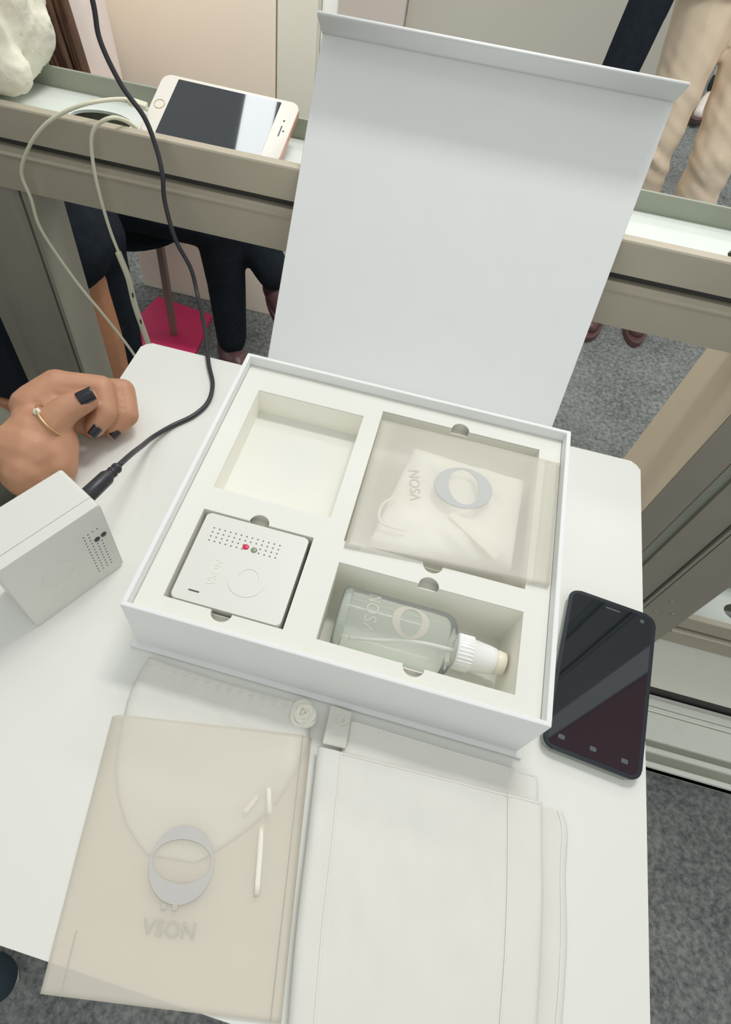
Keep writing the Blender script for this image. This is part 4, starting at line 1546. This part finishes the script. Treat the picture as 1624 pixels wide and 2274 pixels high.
# ================================================================== HAND ON THE TABLE EDGE
e = thing('person', 'person at the left of the table, hand with ring and black nails on its edge', 'person', (-0.72, 0.10, FL))
wr = P3(-0.332, 0.128, 0.030)
elb = P3(-0.60, 0.060, 0.030)
shd = P3(-0.78, 0.14, 0.36)
hseg = [
    (shd, elb, 0.048, 0.038), (elb, wr, 0.038, 0.026),
    # heel of the hand and thumb mound
    (wr, P3(-0.298, 0.126, 0.030), 0.026, 0.028),
    (P3(-0.318, 0.172, 0.034), P3(-0.300, 0.128, 0.030), 0.019, 0.027),
    (P3(-0.302, 0.140, 0.032), P3(-0.296, 0.112, 0.026), 0.028, 0.024),
    (P3(-0.288, 0.146, 0.030), P3(-0.280, 0.128, 0.022), 0.022, 0.020),
    # back of the hand towards the knuckles
    (P3(-0.318, 0.170, 0.038), P3(-0.304, 0.194, 0.046), 0.021, 0.017),
    (P3(-0.312, 0.170, 0.034), P3(-0.290, 0.192, 0.038), 0.022, 0.018),
    # thumb
    (P3(-0.2925, 0.148, 0.042), P3(-0.2805, 0.164, 0.0530), 0.0180, 0.0130),
    (P3(-0.2805, 0.164, 0.0530), P3(-0.2660, 0.1795, 0.0570), 0.0132, 0.0108),
    # index, curled round behind the thumb
    (P3(-0.304, 0.194, 0.046), P3(-0.2690, 0.2075, 0.0440), 0.0160, 0.0125),
    (P3(-0.2690, 0.2075, 0.0440), P3(-0.2580, 0.1890, 0.0350), 0.0125, 0.0112),
    (P3(-0.2580, 0.1890, 0.0350), P3(-0.2640, 0.1735, 0.0280), 0.0112, 0.0090),
    # middle
    (P3(-0.292, 0.205, 0.034), P3(-0.2590, 0.2250, 0.0290), 0.0155, 0.0120),
    (P3(-0.2590, 0.2250, 0.0290), P3(-0.2470, 0.2050, 0.0205), 0.0120, 0.0106),
    (P3(-0.2470, 0.2050, 0.0205), P3(-0.2560, 0.1895, 0.0140), 0.0106, 0.0088),
    # ring finger and little finger, tucked underneath
    (P3(-0.294, 0.198, 0.026), P3(-0.2700, 0.2160, 0.0170), 0.015, 0.0112),
    (P3(-0.2700, 0.2160, 0.0170), P3(-0.2640, 0.1990, 0.0115), 0.0112, 0.0095),
    (P3(-0.2640, 0.1990, 0.0115), P3(-0.2740, 0.1880, 0.0100), 0.0095, 0.0085),
    (P3(-0.292, 0.183, 0.018), P3(-0.2790, 0.2020, 0.0110), 0.012, 0.0098),
    (P3(-0.2790, 0.2020, 0.0110), P3(-0.2800, 0.1860, 0.0095), 0.0098, 0.0085),
]
torso = [(P3(-0.80, 0.06, -0.10), P3(-0.80, 0.06, 0.26), 0.10, 0.11), (P3(-0.80, 0.06, 0.30), P3(-0.80, 0.07, 0.47), 0.07, 0.045), (P3(-0.80, 0.06, 0.33), shd, 0.07, 0.05),
         (P3(-0.80, 0.06, 0.33), P3(-0.80, -0.10, 0.34), 0.07, 0.05), (P3(-0.80, -0.10, 0.34), P3(-0.72, -0.17, 0.08), 0.045, 0.037), (P3(-0.72, -0.17, 0.08), P3(-0.56, -0.06, -0.08), 0.036, 0.026),
         (P3(-0.80, 0.02, -0.12), P3(-0.50, 0.00, -0.24), 0.085, 0.055), (P3(-0.80, 0.12, -0.12), P3(-0.45, 0.14, -0.22), 0.085, 0.055), (P3(-0.50, 0.00, -0.24), P3(-0.52, 0.00, -0.66), 0.05, 0.034), (P3(-0.45, 0.14, -0.22), P3(-0.47, 0.14, -0.66), 0.05, 0.034)]
hd = P3(-0.79, 0.07, 0.60)
body = torso + hseg + head_segs(hd, (0.9, 0.1, -0.4)) + hand_segs(P3(-0.56, -0.06, -0.08), (0.8, 0.3, -0.4), (0, 0, 1), 0.4)
hb = capsules(body, 0.0024, 3)
for v in hb.verts:
    q = v.co
    if q.x > -0.345:
        # creases where the thumb folds against the palm
        for (c0, c1, dep) in ((P3(-0.2945, 0.1790, 0.055), P3(-0.2760, 0.1850, 0.056), 0.0022), (P3(-0.3060, 0.1640, 0.055), P3(-0.2955, 0.1600, 0.056), 0.0022), (P3(-0.285, 0.177, 0.055), P3(-0.292, 0.165, 0.055), 0.0014)):
            ab = c1 - c0
            tt = max(0, min(1, (q - c0).dot(ab) / ab.length_squared))
            dist = ((q - (c0 + ab * tt)) * 1.0)
            dd_ = math.hypot(dist.x, dist.y)
            if q.z > 0.035:
                v.co -= Z * dep * math.exp(-(dd_ / 0.0022) ** 2)
        if q.z < 0.0006 and q.x > -0.289:
            v.co.z = 0.0006
obj('body', hb, M['skin'], e, smooth=True)
head_parts(e, hd, (0.9, 0.1, -0.4), 'skin', 'hair')
obj('hair', capsules([(hd + P3(-0.03, 0, 0.04), hd + P3(-0.03, 0, 0.03), 0.096, 0.094), (hd + P3(-0.06, 0, 0.0), P3(-0.87, 0.07, 0.36), 0.08, 0.05)], 0.008, 3), M['hair'], e, smooth=True)
jk = [(P3(-0.80, 0.06, -0.08), P3(-0.80, 0.06, 0.26), 0.135, 0.135), (P3(-0.80, 0.06, 0.28), P3(-0.80, 0.06, 0.40), 0.10, 0.065), (P3(-0.80, 0.06, 0.33), shd, 0.08, 0.064), (P3(-0.80, 0.06, 0.33), P3(-0.80, -0.10, 0.34), 0.08, 0.064),
      (shd, elb, 0.060, 0.052), (elb, elb.lerp(wr, 0.965), 0.050, 0.038), (P3(-0.80, -0.10, 0.34), P3(-0.72, -0.17, 0.08), 0.058, 0.050), (P3(-0.72, -0.17, 0.08), P3(-0.60, -0.09, -0.04), 0.048, 0.04)]
obj('jacket', capsules(jk, 0.009, 4), M['greycloth'], e, smooth=True)
tr = [(P3(-0.80, 0.06, -0.12), P3(-0.78, 0.06, -0.14), 0.14, 0.13), (P3(-0.80, 0.00, -0.13), P3(-0.50, 0.00, -0.24), 0.10, 0.075), (P3(-0.80, 0.13, -0.13), P3(-0.45, 0.14, -0.22), 0.10, 0.075), (P3(-0.50, 0.00, -0.24), P3(-0.52, 0.00, -0.64), 0.072, 0.055), (P3(-0.45, 0.14, -0.22), P3(-0.47, 0.14, -0.64), 0.072, 0.055)]
obj('trousers', capsules(tr, 0.009, 4), M['navy'], e, smooth=True)
sk = [(P3(-0.78, 0.18, -0.12), P3(-0.470, 0.190, -0.13), 0.07, 0.055), (P3(-0.78, 0.02, -0.12), P3(-0.470, 0.02, -0.14), 0.07, 0.055), (P3(-0.470, 0.190, -0.13), P3(-0.470, 0.02, -0.14), 0.055, 0.055)]
obj('jacket_hem', capsules(sk, 0.008, 4), M['greycloth'], e, smooth=True)
shoe(e, (-0.53, 0.00, FL + 0.001), (-0.40, -0.01, FL + 0.001), 'black_cloth')
shoe(e, (-0.48, 0.14, FL + 0.001), (-0.35, 0.14, FL + 0.001), 'black_cloth')


def nail(c, along, nrm, L, w_):
    along = V3(along).normalized()
    nrm = (V3(nrm) - along * V3(nrm).dot(along)).normalized()
    s = along.cross(nrm)
    bm = new()
    t_ = bmesh.new()
    sheet(t_, [(-w_ / 2, -L / 2, 0), (w_ / 2, -L / 2, 0), (w_ / 2 * 0.94, L / 2, 0), (-w_ / 2 * 0.94, L / 2, 0)], 8, 8, lambda u, v, p: 0.0022 - 0.0045 * (u - 0.5) ** 2 * 2.2 - 0.0006 * (v - 0.4) ** 2, lambda u, v, p: -0.0014)
    merge(bm, t_, lambda q: V3(c) + s * q.x + along * q.y + nrm * q.z)
    o = obj('fingernail', bm, M['nail'], e, smooth=True, label='black painted nail')
    return o


nail((-0.2620, 0.1752, 0.0655), (0.66, 0.70, 0.18), (0.47, -0.58, 0.66), 0.0140, 0.0122)
nail((-0.2585, 0.1668, 0.0325), (-0.38, -0.82, -0.42), (0.62, -0.62, 0.48), 0.0100, 0.0090)
nail((-0.2510, 0.1840, 0.0150), (-0.50, -0.80, -0.34), (0.65, -0.60, 0.42), 0.0085, 0.0080)
# ring at the root of the thumb
bm = new()
rc = P3(-0.2875, 0.1545, 0.0480)
rd = P3(0.60, 0.58, 0.52).normalized()
u_ = rd.orthogonal().normalized()
v_ = rd.cross(u_)
tube(bm, [rc + (u_ * math.cos(a) + v_ * math.sin(a)) * 0.0172 for a in [2 * math.pi * k / 36 for k in range(36)]], 0.0009, 8, closed=True)
rg = obj('finger_ring', bm, M['gold'], e, smooth=True, label='thin gold ring with a pale stone')
bm = new()
bmesh.ops.create_icosphere(bm, subdivisions=2, radius=0.0034, matrix=Matrix.Translation((-0.2955, 0.1500, 0.0600)))
obj('stone', bm, M['gem'], rg)

# ================================================================== SMALL BACKGROUND DETAILS
bm = new()
prism(bm, [(0, 0), (0.016, 0.002), (0.015, 0.006), (-0.001, 0.004)], 0, 0.0008, lambda c: V3((0.5570, 1.0350, -0.7492)) + c)
tag(obj('paper_scrap', bm, M['paper']), 'tiny white paper scrap on the carpet right of the lid', 'litter')
bm = new()
box(bm, (-0.384, 1.43, -0.75), (-0.352, 1.442, 0.20), 0.001)
lf = tag(obj('banner_stand', bm, M['paper']), 'narrow printed banner with a pink foot beside the left edge of the lid', 'banner')
bm = new()
box(bm, (-0.383, 1.4285, -0.30), (-0.353, 1.4298, -0.145))
obj('pink_print', bm, M['poster_pink'], lf)
bm = new()
for s in (0, 1):
    tube(bm, catmull([(-0.835 + 0.085 * s, 2.87, -0.36), (-0.815 + 0.085 * s, 2.86, -0.44), (-0.785 + 0.075 * s, 2.85, -0.485), (-0.750 + 0.07 * s, 2.85, -0.52)], 8), 0.011, 8)
sb = bm
box(sb, (-0.90, 2.75, -0.75), (-0.62, 2.87, -0.52), 0.02)
tag(obj('handbag', sb, M['sole']), 'cream handbag with curved straps behind the top left of the lid', 'bag')

hb_ = thing('tote_bag', 'black bag with tan base standing on the carpet left of the left upright', 'bag', (-0.99, 0.80, FL))
bm = new()
box(bm, (-1.12, 0.73, -0.655), (-0.86, 0.87, -0.36), 0.02)
obj('body', bm, M['black_cloth'], hb_)
bm = new()
box(bm, (-1.122, 0.728, -0.7495), (-0.858, 0.872, -0.655), 0.008)
obj('base', bm, M['skin2'], hb_)
bm = new()
tube(bm, catmull([(-1.07, 0.80, -0.37), (-1.06, 0.80, -0.26), (-0.99, 0.80, -0.20), (-0.92, 0.80, -0.26), (-0.91, 0.80, -0.37)], 8), 0.008, 8)
obj('handle', bm, M['black_cloth'], hb_, smooth=True)
